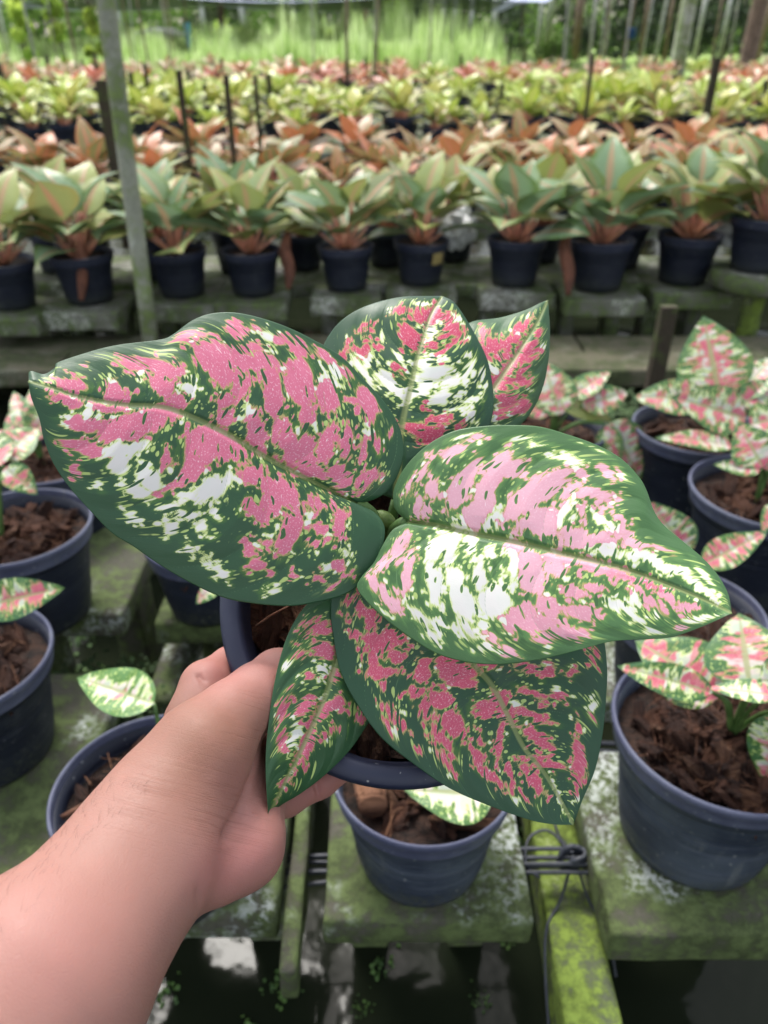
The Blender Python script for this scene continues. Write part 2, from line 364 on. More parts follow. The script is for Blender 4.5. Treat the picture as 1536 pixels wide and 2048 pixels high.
CH = []
for k in range(6):
    bm = bmesh.new(); V, F = box_vf(-.5, -.35, -.3, .5, .35, .3)
    vs = [bm.verts.new(v) for v in V]; [bm.faces.new([vs[i] for i in f]) for f in F]
    bmesh.ops.subdivide_edges(bm, edges=bm.edges[:], cuts=2, use_grid_fill=True)
    for v in bm.verts: v.co = v.co.normalized()*0.1+v.co*0.75+Vector(mnoise.noise_vector(v.co*2.6+Vector((k*5.1, 0, 0))))*0.42
    me = bpy.data.meshes.new('husk_chunk'); bm.to_mesh(me); bm.free(); me.materials.append(M['husk_light'] if k == 2 else M['husk'])
    me.polygons.foreach_set('use_smooth', [False]*len(me.polygons)); CH.append(me)

def add_husk(root, D, h, n, zdrop=0.032, size=0.030, axis=None):
    r = D*0.375; n = int(n*1.25)
    fp = []
    for _ in range(n):
        a = random.random()*6.28; q = r*math.sqrt(random.random())*.9; b = random.random()*3.14; l = random.uniform(.01, .035)
        c_ = np.array([q*math.cos(a), q*math.sin(a), h-zdrop+.008]); dv = np.array([math.cos(b)*l, math.sin(b)*l, random.uniform(-.006, .006)])
        fp.append(tube_vf(np.array([c_-dv, c_+np.array([0, 0, .004]), c_+dv]), .0006, 4, False))
    f_ = link('husk_fibre', mesh('husk_fibre', *merge(fp), M['husk_light']), root); tag(f_, kind='stuff'); note(f_)
    for i in range(n):
        a = random.random()*6.28; q = r*math.sqrt(random.random())*0.95
        o = link('husk_chunk', CH[random.randrange(6)], root)
        s = size*random.uniform(0.55, 1.35)
        o.location = (q*math.cos(a), q*math.sin(a), h-zdrop+random.uniform(-0.004, 0.006)); o.rotation_euler = (random.uniform(-1, 1), random.uniform(-1, 1), random.random()*6.28)
        o.scale = (s*random.uniform(.9, 2.0), s*random.uniform(.6, 1.1), s*random.uniform(.35, .8))
        note(o)
def soil_mesh(D, drop, n=28):
    V = [(0, 0, 0)]; F = []; rings = 6
    for i in range(1, rings+1):
        for k in range(n):
            a = 2*math.pi*k/n; q = D*0.455*i/rings; p = Vector((q*math.cos(a), q*math.sin(a), 0)); V.append((p.x, p.y, mnoise.noise(p*30)*0.006))
    for k in range(n): F.append((0, 1+k, 1+(k+1) % n))
    for i in range(rings-1):
        for k in range(n): F.append((1+i*n+k, 1+(i+1)*n+k, 1+(i+1)*n+(k+1) % n, 1+i*n+(k+1) % n))
    return mesh('potting_mix', V, F, M['soil'])

# ---- traced leaf: curves measured in photo pixels, laid out at true distance as a thick curved blade
def resample(P, n, power=1.0):
    P = np.asarray(P, float)
    # Catmull-Rom densify
    Q = []
    E = np.vstack([2*P[0]-P[1], P, 2*P[-1]-P[-2]])
    for i in range(1, len(E)-2):
        for t in np.linspace(0, 1, 8, endpoint=False):
            a, b, c, d = E[i-1], E[i], E[i+1], E[i+2]
            Q.append(0.5*((2*b)+(-a+c)*t+(2*a-5*b+4*c-d)*t*t+(-a+3*b-3*c+d)*t**3))
    Q.append(P[-1]); Q = np.array(Q)
    s = np.r_[0, np.cumsum(np.linalg.norm(np.diff(Q, axis=0), axis=1))]; s /= s[-1]
    u = np.linspace(0, 1, n)**power
    return np.stack([np.interp(u, s, Q[:, i]) for i in range(Q.shape[1])], 1)
TYPES = {'Q': (0.0, 0.68), 'P': (0.0, 0.0), 'L': (0.0, 1.0), 'W': (1.0, 0.3)}
def traced_leaf(name, mid, left, right, depth, blobs, parent, mat, nu=150, nv=54, z0=0.42, veins=9, quilt=0.0013, side=1.0, fresh_sheen=0.2, deep=0.0, bias=0.0):
    """depth(u, v) -> metres in front of the lens plane"""
    Mi = resample(mid, nu); Lf = resample(left, nu); Rt = resample(right, nu)
    u = np.linspace(0, 1, nu)[:, None]; v = np.linspace(-1, 1, 2*nv+1)[None, :]
    E = np.where(v[..., None] < 0, Lf[:, None, :], Rt[:, None, :])
    a = np.abs(v)[..., None]
    # side veins leave the midrib and sweep forward: blend between midrib point further back and the edge
    P = Mi[:, None, :]*(1-a)+E*a
    chord = np.linalg.norm(E-Mi[:, None, :], axis=2)
    mm = z0/FPX*100  # cm per pixel
    us = u-0.27*np.abs(v)**2.4*np.sin(np.pi*np.clip(u, 0, 1))**0.5
    U = np.broadcast_to(us*np.linalg.norm(np.diff(Mi, axis=0), axis=1).sum()*mm, chord.shape)
    Vv = chord*v*mm
    D = depth(u, v)*np.ones_like(chord)
    # quilting between the side veins, a groove at the midrib, a wavy margin
    ph = us*veins+np.where(v < 0, 0.3, 0.0)
    fr = np.abs(((ph+0.5) % 1)-0.5)*2   # 0 at a vein, 1 mid-way
    env = np.clip(np.sin(np.pi*np.clip(u, 0.02, 1)), 0, 1)**0.5*np.clip(np.abs(v)*5, 0, 1)*np.clip((1-np.abs(v))*4, 0, 1)
    D = D-quilt*fr**0.7*env*np.clip(chord/chord.max()*1.5, 0, 1)
    wmid = np.clip(1-chord*np.abs(v)/(17-10*u), 0, 1)
    D = D+0.0022*wmid*(1-u*0.7)
    nz = np.array([[mnoise.noise(Vector((i/nu*4.5, (j/nv-1)*1.3, z0*50))) for j in range(2*nv+1)] for i in range(nu)])
    wid = np.clip(chord/chord.max()*1.6, 0, 1)**2
    D = D+0.0030*nz*np.abs(v)*wid
    D = D+0.0007*np.sin(u*19+v*2)*np.clip(np.abs(v)-0.7, 0, 1)*3*wid
    X = (P[..., 0]-768)/FPX*D; Y = (P[..., 1]-1024)/FPX*D
    Pw = cam2world(np.stack([X, Y, D], 2)); 
    thick = 0.0006
    # normals
    du = np.gradient(Pw, axis=0); dv = np.gradient(Pw, axis=1); nn = np.cross(du, dv); nn /= np.linalg.norm(nn, axis=2)[..., None]+1e-12
    if np.sum(nn*(CAM-Pw)) < 0: nn = -nn
    back = Pw-nn*thick*(1-np.abs(v)[..., None]**6*0.8)
    m = 2*nv+1; V = np.vstack([Pw.reshape(-1, 3), back.reshape(-1, 3)]); o = nu*m
    idx = np.arange(nu*m).reshape(nu, m)
    q = np.stack([idx[:-1, :-1], idx[1:, :-1], idx[1:, 1:], idx[:-1, 1:]], 2).reshape(-1, 4)
    F = [tuple(r) for r in q]+[tuple(r[::-1]+o) for r in q]
    for j in (0, m-1):
        for i in range(nu-1):
            t = (idx[i, j], idx[i+1, j], idx[i+1, j]+o, idx[i, j]+o); F.append(t if j else t[::-1])
    me = bpy.data.meshes.new(name); 
    loc = np.array(parent.location) if parent is not None else np.zeros(3)
    me.from_pydata((V-loc).tolist(), [], [tuple(int(x) for x in f) for f in F])
    me.materials.append(mat); me.polygons.foreach_set('use_smooth', [True]*len(me.polygons))
    # patch fields
    px = P[..., 0].ravel(); py = P[..., 1].ravel()
    st = random.getstate(); random.seed(int(z0*1e4))
    sat = []
    for b in blobs:
        if b[0] == 'G' or min(b[3], b[4]) < 6: continue
        for _ in range(int(3+b[3]/6)):
            a_ = random.random()*6.28; an = R(b[5]) if len(b) > 5 else 0; ex = random.uniform(3, 12); rr_ = random.uniform(2.2, 5.0)
            ex1 = (b[3]+ex)*math.cos(a_); ey1 = (b[4]+ex)*math.sin(a_)
            sat.append((b[0] if random.random() < .8 else 'W', b[1]+ex1*math.cos(an)-ey1*math.sin(an), b[2]+ex1*math.sin(an)+ey1*math.cos(an), rr_*random.uniform(1, 1.8), rr_, (b[5] if len(b) > 5 else 0)))
    random.setstate(st)
    # ragged outlines: wander the sample positions, longer along the side veins
    Uw = U.ravel(); Vw = Vv.ravel()
    def fbm(ox, sx, sy):
        g = rng.random((256, 256)).astype(np.float32)
        def sm(a, b):
            ia = np.floor(a).astype(int); ib = np.floor(b).astype(int); fa = a-ia; fb = b-ib; fa = fa*fa*(3-2*fa); fb = fb*fb*(3-2*fb)
            return (g[ia % 256, ib % 256]*(1-fa)+g[(ia+1) % 256, ib % 256]*fa)*(1-fb)+(g[ia % 256, (ib+1) % 256]*(1-fa)+g[(ia+1) % 256, (ib+1) % 256]*fa)*fb-.5
        return sm(Uw*sx+ox, Vw*sy+ox)+0.55*sm(Uw*sx*2.1+9, Vw*sy*2.1+ox)
    px = px+fbm(3, 2.6, 1.0)*13; py = py+fbm(17, 2.6, 1.0)*13
    blobs = list(blobs)+sat
    f = np.full(px.shape, -60.0); wsum = np.zeros_like(f)+1e-6; ww = np.zeros_like(f); wp = np.zeros_like(f)
    for b in blobs:
        tp, bx, by, A, B = b[:5]; ang = R(b[5]) if len(b) > 5 else 0
        dx = px-bx; dy = py-by; xr = dx*math.cos(ang)+dy*math.sin(ang); yr = -dx*math.sin(ang)+dy*math.cos(ang)
        r = np.sqrt((xr/A)**2+(yr/B)**2)
        sdist = (1.04-r)*min(A, B)**0.75*1.9
        if tp == 'G': f = np.where(r < 1.0, np.minimum(f, -(1-r)*min(A, B)), f); continue
        w = np.exp(np.clip(sdist/3, -12, 6)); tw, tpale = TYPES[tp]
        f = np.maximum(f, sdist); wsum += w; ww += w*tw; wp += w*tpale
    f = np.clip(f/4.2, -4, 2.4)-0.10+bias
    mar = np.abs(np.broadcast_to(v, chord.shape)).ravel()
    edgepx = (1-mar)*chord.ravel()
    f = np.where(edgepx < 9, f-(9-edgepx)*0.4, f)
    vein = np.clip(1-fr*chord.max()*0 - fr*14, 0, 1)
    at_ = {'fresh_sheen': np.full(f.shape, fresh_sheen), 'deep': np.full(f.shape, deep), 'var': f, 'wht': ww/wsum, 'pale': wp/wsum, 'margin': mar, 'midrib': wmid.ravel() if wmid.shape == chord.shape else np.broadcast_to(wmid, chord.shape).ravel(),
           'vein': (np.broadcast_to(vein, chord.shape)*np.clip(np.abs(v)*8, 0, 1)).ravel()}
    for k, x in at_.items():
        A_ = me.attributes.new(k, 'FLOAT', 'POINT'); A_.data.foreach_set('value', np.r_[x, x].astype(np.float32))
    uvl = me.uv_layers.new(name='UVMap'); vi = np.empty(len(me.loops), int); me.loops.foreach_get('vertex_index', vi)
    uvp = np.stack([U.ravel()+z0*77, Vv.ravel()+z0*33], 1); uvp = np.vstack([uvp, uvp])
    uvl.data.foreach_set('uv', uvp[vi].ravel().astype(np.float32))
    o_ = link(name, me, parent); return o_

# ---- generic leaf lying along +Y from the origin, face up
def leaf_mesh(name, L, Wd, mat, nu=12, nv=4, droop=0.25, fold=0.25, tipc=0.0, wave=0.0, shape=0.42, seed=0, scale_uv=100, stalk=0.0, sm=None):
    V = []; F = []; mg = []; mi = []; uv = []
    for i in range(nu+1):
        u = i/nu
        w = Wd/2*(math.sin(math.pi*min(1, u**0.72*0.995))**0.8)*(1-0.25*u) * 1.13
        w *= 1-(0.45 if nu < 20 else 0.15)*u**3
        if u > 0.93: w *= 0.75
        a = droop*u*u*1.6; y = L*u*(1-0.25*abs(droop)*u*u); z = -L*droop*u*u*0.8+tipc*u**4*L
        for j in range(-nv, nv+1):
            v = j/nv
            x = w*v*(1-0.10*fold*abs(v)); zz = z+fold*abs(v)*w*0.9-0.35*fold*w*v*v+wave*L*math.sin(u*15+j*0.8+seed)*abs(v)
            V.append((x, y-abs(v)*0*L, zz)); mg.append(abs(v)*0.9+0.1*u if u < 0.9 else max(abs(v), u)); mi.append(max(0, 1-abs(v)*nv*0.75) if nv < 6 else max(0, 1-abs(v)*6)); uv.append((u*L*scale_uv, v*w*scale_uv))
    m = 2*nv+1
    for i in range(nu):
        for j in range(m-1): F.append((i*m+j, i*m+j+1, (i+1)*m+j+1, (i+1)*m+j))
    me = mesh(name, V, F, mat)
    for k, x in (('margin', mg), ('midrib', mi), ('vein', [0.0]*len(mg))):
        A_ = me.attributes.new(k, 'FLOAT', 'POINT'); A_.data.foreach_set('value', x)
    ul = me.uv_layers.new(name='UVMap'); vi = np.empty(len(me.loops), int); me.loops.foreach_get('vertex_index', vi)
    ul.data.foreach_set('uv', np.array(uv)[vi].ravel().astype(np.float32))
    return me

# ================================================================== SETTING
def plane(name, x0, y0, x1, y1, z, mat, nx=1, ny=1):
    V = [(x0+(x1-x0)*i/nx, y0+(y1-y0)*j/ny, z) for j in range(ny+1) for i in range(nx+1)]
    F = [(j*(nx+1)+i, j*(nx+1)+i+1, (j+1)*(nx+1)+i+1, (j+1)*(nx+1)+i) for j in range(ny) for i in range(nx)]
    return mesh(name, V, F, mat)
ZW = -0.34
M['mud'] = m_simple('pond_mud', (0.035, 0.035, 0.02), (0.015, 0.015, 0.01), 6, 0.9)
ground = link('ground', plane('ground', -600, -30, 600, 1200, ZW-0.25, M['mud'])); tag(ground, kind='structure')
def m_water():
    s = N('dark_water'); p = s.pos(); n = s.noise(p, 9, 3, 0.5); n2 = s.noise(p, 2.2, 3, 0.6)
    col = s.mix(n2, (0.006, 0.010, 0.006), (0.022, 0.026, 0.014))
    s.fin(col, 0.10, n, 0.40, 0.01, 0.5); s.b.inputs['IOR'].default_value = 1.2
    return s.m
water = link('water', plane('water', -25, -4, 25, 13.2, ZW, m_water())); tag(water, kind='structure')
def m_field():
    s = N('field_grass'); p = s.pos(); n = s.noise(p, 0.35, 5, 0.6); n2 = s.noise(p, 6, 4, 0.6)
    col = s.mix(n, (0.20, 0.32, 0.06), (0.33, 0.44, 0.11)); col = s.mix(s.math('MULTIPLY', n2, 0.5), col, (0.12, 0.20, 0.04))
    return s.fin(col, 0.9, n2, 0.5, 0.05)
field = link('grass_field', plane('grass_field', -300, 27.5, 300, 900, -0.22, m_field())); tag(field, kind='structure')
bed = link('far_bed', plane('far_bed', -40, 13.2, 40, 27.5, -0.2, m_simple('bed_soil', (0.06, 0.05, 0.035), (0.02, 0.018, 0.012), 3, 0.9))); tag(bed, kind='structure')

# walkway planks between the two benches
wk = empty('walkway', (0, 2.98, -0.13)); tag(wk, kind='structure')
xx = -3.2
while xx < 3.4:
    w = random.uniform(0.85, 1.15)
    for r_ in (0, 1):
        o = link('concrete_plank', rough_box('concrete_plank', w-0.012, 0.205, 0.07, M['walk'], 6, 0.005, 0.008, xx), wk)
        o.location = (xx+w/2+(0.31 if r_ else 0), -0.11+0.215*r_+random.uniform(-.004, .004), random.uniform(-.006, .006)); o.rotation_euler = (0, 0, random.uniform(-.006, .006))
    xx += w

def slab(cx, cy, z, sx=0.28, sy=0.28, th=0.05, label='', rz=0.0, mat='slab', group='mossy concrete slabs under the pots', legs=True, name='concrete_slab'):
    e = empty(name, (cx, cy, z), rz)
    top = link('slab_top', rough_box('slab_top', sx, sy, th, M[mat], 5, 0.0035, 0.007, cx*7+cy), e)
    if legs:
        for s_ in (-1, 1):
            h = z-th-ZW+0.2
            l = link('support_block', rough_box('support_block', 0.06, sy*0.35, h, M[mat], 3, 0.004, 0.006, cx+s_), e); l.location = (s_*sx*0.30, sy*0.28, -th-0.001)
    tag(e, label, 'slab', group); return e

# near slabs (measured)
slab(0.055, 0.68, 0, 0.262, 0.262, 0.05, 'mossy slab with white lichen under the dusty blue pot at bottom centre')
slab(0.425, 0.675, 0, 0.29, 0.285, 0.06, 'large green slab under the open husk-filled pot at lower right')
slab(-0.275, 0.69, 0, 0.28, 0.27, 0.05, 'mossy slab behind the wrist with white lichen near its front edge')
slab(-0.60, 0.79, 0.0, 0.31, 0.40, 0.05, 'green slab with white lichen blotches under the lowest pot on the left edge')
slab(-0.655, 1.24, 0.045, 0.36, 0.30, 0.05, 'yellow green slab under the left pot behind the big pink leaf')
slab(-0.27, 1.22, 0.03, 0.30, 0.27, 0.05, 'pale moss slab below the big pink leaf, left of the held pot rim')
slab(0.44, 1.07, 0, 0.30, 0.30, 0.05, 'slab under the pot hidden behind the right leaf tip')
slab(0.80, 1.36, 0, 0.32, 0.30, 0.05, 'slab under the pot at the right edge of the middle rows')
slab(0.63, 1.62, 0, 0.32, 0.28, 0.05, 'slab under the pot with the tall pink and white leaf')
slab(0.33, 1.66, 0, 0.28, 0.27, 0.05, 'slab under the pot just behind the right big leaf')
slab(-0.75, 1.72, 0, 0.32, 0.28, 0.05, 'slab under the back left pot beside the big leaf')
slab(0.09, 1.13, 0, 0.29, 0.28, 0.05, 'slab in the middle row hidden behind the held pot')
slab(-0.22, 1.66, 0, 0.29, 0.27, 0.05, 'empty slab behind the big pink leaf base')
# rails in depth under the slabs
def beam(cx, y0, y1, z, w, th, label, mat='beam', tilt=0.0):
    o = link('concrete_beam', rough_box('concrete_beam', w, y1-y0, th, M[mat], 7, 0.003, 0.007, cx)); o.location = (cx, (y0+y1)/2, z); o.rotation_euler = (0, 0, tilt)
    return tag(o, label, 'beam', 'green concrete beams between the slabs')
beam(0.262, 0.36, 1.05, -0.095, 0.072, 0.09, 'bright green algae covered beam at bottom centre tied with black wire', tilt=-0.02)
beam(-0.405, 1.0, 2.2, -0.075, 0.05, 0.08, 'dark green beam running between the two left slabs', 'slab')
beam(-0.117, 0.50, 0.95, -0.02, 0.022, 0.07, 'narrow green beam edge right of the wrist', 'slab')
beam(0.235, 1.2, 2.2, -0.085, 0.06, 0.08, 'shaded beam behind the right big leaf', 'slab')
# black hoses and the knot of wire
def hose(pts, r, name, label, cat, grp=None):
    return tag(link(name, tube(name, resample(np.array(pts), 24), r, M['wire'], 8)), label, cat, grp)
for i, (y, z, dx) in enumerate(((0.655, -0.045, 0), (0.668, -0.05, 0.01), (0.66, -0.058, -.01), (0.678, -0.044, 0), (0.648, -0.053, 0))):
    hose([(-0.16, y+0.012*math.sin(i), z-0.02), (0.0, y-.004, z), (0.18, y, z+0.003), (0.262, y-0.004, z+0.010), (0.33, y, z+0.002), (0.5, y+0.004, z-0.01)], 0.0032, 'irrigation_line',
         'thin black line in the bundle crossing the green beam', 'hose', 'bundle of black lines crossing under the slabs')
for i, y in enumerate((0.79, 0.80, 0.86, 0.875)):
    hose([(-0.16, y, -0.06), (-0.09, y+.004, -0.062), (0.0, y, -0.06), (0.3, y+.003*i, -0.055), (0.5, y, -0.06)], 0.0042, 'irrigation_line',
         'black line behind the knotted bundle, passing under the centre slab', 'hose', 'black lines under the centre slab')
kn = []
for k in range(4):
    a0 = k*1.1
    P = [(0.262+0.017*math.cos(a0+t), 0.663+0.017*math.sin(a0+t)*0.6, -0.040+0.013*math.sin(t*1.5+k)) for t in np.linspace(0, 6.28, 24)]
    kn.append(tube_vf(P, 0.0036, 7, False))
wt = empty('wire_tie', (0.262, 0.663, -0.05)); tag(wt, 'black wire knot tying the hose bundle to the green beam', 'wire tie')
def lw(V): return [(x-0.262, y-0.663, z+0.05) for x, y, z in V]
V_, F_ = merge(kn); link('knot', mesh('knot', lw(V_), F_, M['wire']), wt)
for nm, P in (('wire_end', [(0.262, 0.66, -0.03), (0.245, 0.63, -0.085), (0.222, 0.60, -0.10), (0.215, 0.55, -0.13), (0.213, 0.48, -0.17)]), ('wire_end', [(0.262, 0.66, -0.03), (0.285, 0.625, -0.085), (0.304, 0.60, -0.10), (0.308, 0.55, -0.13)]),
              ('wire_loop', [(0.26, 0.668, -0.035), (0.235, 0.70, -0.03), (0.205, 0.69, -0.035), (0.198, 0.655, -0.045), (0.215, 0.64, -0.05)]), ('wire_end', [(0.262, 0.665, -0.03), (0.262, 0.74, -0.088), (0.262, 0.80, -0.088)])):
    V_, F_ = tube_vf(resample(np.array(P), 20), 0.0021, 7); link(nm, mesh(nm, lw(V_), F_, M['wire']), wt)

# duckweed / floating plants
def clump_mesh(name, centres, mat, leafr=0.006, per=22, spread=0.02, flat=True):
    V = []; F = []
    for (x, y, z, s) in centres:
        for k in range(per):
            q = random.gauss(0, spread*s); w = random.gauss(0, spread*s); r = leafr*random.uniform(.5, 1.4)*s; a = random.random()*3.1
            t = random.uniform(-.5, .5); c = len(V)
            for i in range(6):
                b = a+i*math.pi/3; rr = r*(1 if i % 3 else .75)
                V.append((x+q+rr*math.cos(b), y+w+rr*math.sin(b), z+random.uniform(.001, .006)+rr*math.sin(b)*t))
            F.append(tuple(range(c, c+6)))
    return mesh(name, V, F, mat, False)
M['weed'] = m_simple('water_weed', (0.10, 0.19, 0.04), (0.04, 0.09, 0.02), 60, 0.6)
cs = []
for _ in range(70):
    x = random.uniform(-0.7, 0.9); y = random.uniform(0.18, 0.75); cs.append((x, y, ZW, random.uniform(.5, 1.1)))
for _ in range(160): cs.append((random.uniform(-1.6, 1.8), random.uniform(0.8, 3.3), ZW, random.uniform(.8, 2.2)))
tag(link('water_weed', clump_mesh('water_weed', cs, M['weed'], 0.0032, 26, 0.014)), 'small green floating weed scattered on the dark water', 'water weed', kind='stuff')
# low ferny growth between the slabs on the left
cs = [(random.uniform(-0.6, -0.1), random.uniform(0.93, 1.08), random.uniform(-0.2, -0.06), 0.8) for _ in range(110)]+[(random.uniform(-1.0, 1.5), random.uniform(1.9, 2.7), random.uniform(-0.3, -0.15), 1.3) for _ in range(420)]
M['fern'] = m_simple('creeping_fern', (0.055, 0.10, 0.03), (0.02, 0.04, 0.012), 30, 0.8)
tag(link('creeping_weed', clump_mesh('creeping_weed', cs, M['fern'], 0.007, 26, 0.026)), 'creeping green weed growing in the gaps below the slabs', 'weed', kind='stuff')

# ================================================================== NEAR POTS
def place_pot(cx, cy, w, zb=0.0, hr=0.75):
    """rim ellipse centre and width in photo pixels -> D, h, base position for a pot standing at zb"""
    r = ray(cx, cy); k = -r[2]
    D = (CAMH-zb)/(FPX*k/w+hr); z = FPX*D/w; p = CAM+z*r
    return D, hr*D, (p[0], p[1], zb), z
def potted(name_label, cx, cy, w, zb=0.0, hr=0.75, mat='pot', rim='rim', chunks=30, rz=0, tilt=(0, 0)):
    D, h, loc, z = place_pot(cx, cy, w, zb, hr)
    e = empty('potted_plant', loc, 0); tag(e, name_label, 'potted plant')
    b, rm = pot_meshes(D, h, 64, True, M[mat], M[rim])
    po = link('pot', b, e); note(po); ro = link('rim', rm, po); note(ro)
    so_ = link('potting_mix', soil_mesh(D, 0.03), e); so_.location = (0, 0, h-0.035); note(so_)
    add_husk(e, D, h, chunks)
    e['_z'] = z
    return e, D, h, loc, z

def px_leaf(root, base, tip, w, d0, d1, mat='small_leaf', roll=0.0, droop=0.15, fold=0.22, stalk_from=None, seed=0, n=0.0, wave=0.006, smat='stalk'):
    """one leaf of a near plant, from its base and tip measured in the photo at distances d0, d1"""
    A = Vector(at(*base, d0)); B = Vector(at(*tip, d1)); L = (B-A).length; Wm = w/FPX*(d0+d1)/2
    y = (B-A).normalized(); toc = (Vector(CAM)-A).normalized()
    zax = (toc*1.0+Vector((0, 0, 0.5))); zax = (zax-y*zax.dot(y)).normalized(); x = y.cross(zax)
    rot = Matrix((x, y, zax)).transposed() @ Matrix.Rotation(roll, 3, 'Y')
    me = leaf_mesh('leaf', L, Wm*1.12, M[mat], 26, 9, droop*1.4, fold*1.3, 0.12*droop, wave*0.8, seed=seed)
    o = link('leaf', me, root); o.matrix_local = Matrix.Translation(A-root.location) @ rot.to_4x4()
    o.scale = (1, 1.03+0.1*droop, 1)
    if stalk_from is not None:
        s0 = Vector(stalk_from); mid_ = (s0+A)/2+Vector((0, 0, 0.02)); P = np.array([s0, mid_, A])-np.array(root.location)
        link('leaf_stalk', tube('leaf_stalk', resample(P, 10), np.linspace(0.004, 0.0022, 10), M[smat], 7), root)
    return o
def crown(e, loc, h, D): return (loc[0]+random.uniform(-.01, .01), loc[1]+random.uniform(-.01, .01), loc[2]+h-0.03)

near = []
# 1 lower right
e, D, h, loc, z = potted('dusty blue pot at lower right full of coconut husk around a pink plant', 1447, 1448, 434, 0, mat='pot_dusty', chunks=75)
c = (loc[0]+0.02, loc[1]+0.01, loc[2]+h-0.03)
for b, t, w, d0, d1, ro, dr in (((1440, 1395), (1278, 1268), 150, z-.07, z-.03, 0.3, .15), ((1425, 1385), (1228, 1325), 62, z-.10, z-.07, -.2, .3), ((1500, 1375), (1478, 1222), 140, z-.10, z-.06, -.1, .1),
                               ((1550, 1392), (1420, 1368), 58, z-.14, z-.12, .5, .1), ((1580, 1430), (1520, 1580), 105, z-.1, z-.07, 0, .2), ((1510, 1370), (1640, 1230), 110, z-.1, z-.05, 0, .2), ((1520, 1360), (1620, 1370), 90, z-.12, z-.1, 0, .2)):
    px_leaf(e, b, t, w, d0, d1, roll=ro, droop=dr, stalk_from=c, seed=w)
# 2 bottom centre
e, D, h, loc, z = potted('dusty blue pot under the held plant at bottom centre with one white speckled leaf', 848, 1530, 372, 0, mat='pot_dusty', chunks=34)
c = (loc[0]+.03, loc[1]+0.02, loc[2]+h-0.03)
px_leaf(e, (985, 1590), (812, 1575), 118, z-.05, z-.055, mat='white_speck_leaf', roll=0.1, droop=.1, stalk_from=c, seed=3)
hk = link('husk_log', tube('husk_log', np.array([(-0.07, 0.02, h-0.02), (-0.066, -0.02, h-0.012), (-0.062, -0.055, h-0.008)]), (0.017, 0.02, 0.017), M['husk_light'], 12), e)
px_leaf(e, (960, 1490), (1080, 1440), 80, z-.05, z-.03, roll=0.1, droop=.1, stalk_from=c, seed=4)
# 3 behind the wrist
e, D, h, loc, z = potted('dark pot behind the thumb base with dry strips and one pale green leaf', 300, 1572, 392, 0, mat='pot', chunks=40)
c = (loc[0]+.01, loc[1]+0.04, loc[2]+h-0.03)
px_leaf(e, (308, 1408), (146, 1345), 92, z-.0, z+.03, mat='green_speck_leaf', roll=0.05, droop=.12, stalk_from=c, seed=8)
for P in ([(-0.095, -0.035, h-.012), (-0.03, 0.0, h+0.004), (0.03, 0.03, h-.002)], [(-0.05, 0.035, h-.012), (0.0, 0.045, h), (0.05, 0.04, h)]):
    link('dry_strip', tube('dry_strip', resample(np.array(P), 10), 0.0035, M['husk_light'], 6), e)
# 4 left edge low
e, D, h, loc, z = potted('navy pot cut by the left edge, lowest of the left pots', -82, 1312, 354, 0, mat='pot', chunks=55)
c = (loc[0]+.0, loc[1]+0.02, loc[2]+h-0.03)
px_leaf(e, (-40, 1215), (122, 1172), 78, z-.06, z-.05, roll=0.1, droop=.15, stalk_from=c, seed=11, mat='small_leaf')
# 5 left middle
e, D, h, loc, z = potted('navy pot of chunky mix left of the big leaf, in front of its twin', 30, 1048, 296, 0.045, mat='pot', chunks=60)
c = (loc[0]-.03, loc[1]+0.0, loc[2]+h-0.03)
px_leaf(e, (10, 935), (72, 985), 52, z-.08, z-.09, roll=0.1, droop=.15, stalk_from=c, seed=12)
px_leaf(e, (5, 930), (-60, 860), 80, z-.08, z-.05, roll=0.1, droop=.15, stalk_from=c, seed=13)
px_leaf(e, (0, 920), (75, 845), 75, z-.06, z-.02, roll=-0.3, droop=.15, stalk_from=c, seed=14)
# 6 left behind
e, D, h, loc, z = potted('back left navy pot almost hidden by the big pink leaf', 100, 905, 262, 0.0, mat='pot', chunks=40)
c = (loc[0]-.02, loc[1]+0.0, loc[2]+h-0.03)
for b, t, w in (((60, 880), (5, 815), 60), ((60, 870), (20, 768), 42), ((70, 870), (110, 790), 60), ((50, 890), (-50, 860), 60), ((80, 880), (60, 760), 50)):
    px_leaf(e, b, t, w, z-.05, z-.02, roll=random.uniform(-.3, .3), droop=.2, stalk_from=c, seed=w)
# 7 below the big leaf
e, D, h, loc, z = potted('navy pot whose base shows under the big pink leaf beside the held pot', 402, 1072, 228, 0.03, mat='pot', chunks=14)
c = (loc[0]+.02, loc[1], loc[2]+h-0.03)
px_leaf(e, (440, 1165), (386, 1205), 36, z-.15, z-.16, roll=0.2, droop=.2, stalk_from=None, seed=2)
px_leaf(e, (420, 1060), (340, 1080), 60, z-.05, z-.06, roll=0.2, droop=.2, stalk_from=c, seed=21)
# 8 right middle
e, D, h, loc, z = potted('navy pot at right with the tall pink and white leaf above it', 1396, 852, 254, 0.0, mat='pot', chunks=40)
c = (loc[0]+.03, loc[1], loc[2]+h-0.03)
for b, t, w, ro, dr, d1 in (((1440, 800), (1408, 632), 128, 0, .05, .02), ((1408, 800), (1270, 786), 74, .1, .15, -.02), ((1492, 838), (1350, 790), 92, .0, .1, -.09), ((1465, 893), (1322, 858), 44, .3, .2, -.12),
                            ((1470, 800), (1552, 705), 76, -.3, .1, 0), ((1485, 810), (1560, 760), 60, .2, .1, -.03), ((1500, 850), (1570, 830), 70, 0, .2, -.1), ((1460, 790), (1500, 700), 50, .4, .1, .02)):
    px_leaf(e, b, t, w, z-.06+min(d1, 0)*.7, z-.05+d1, roll=ro, droop=dr, stalk_from=c, seed=w)
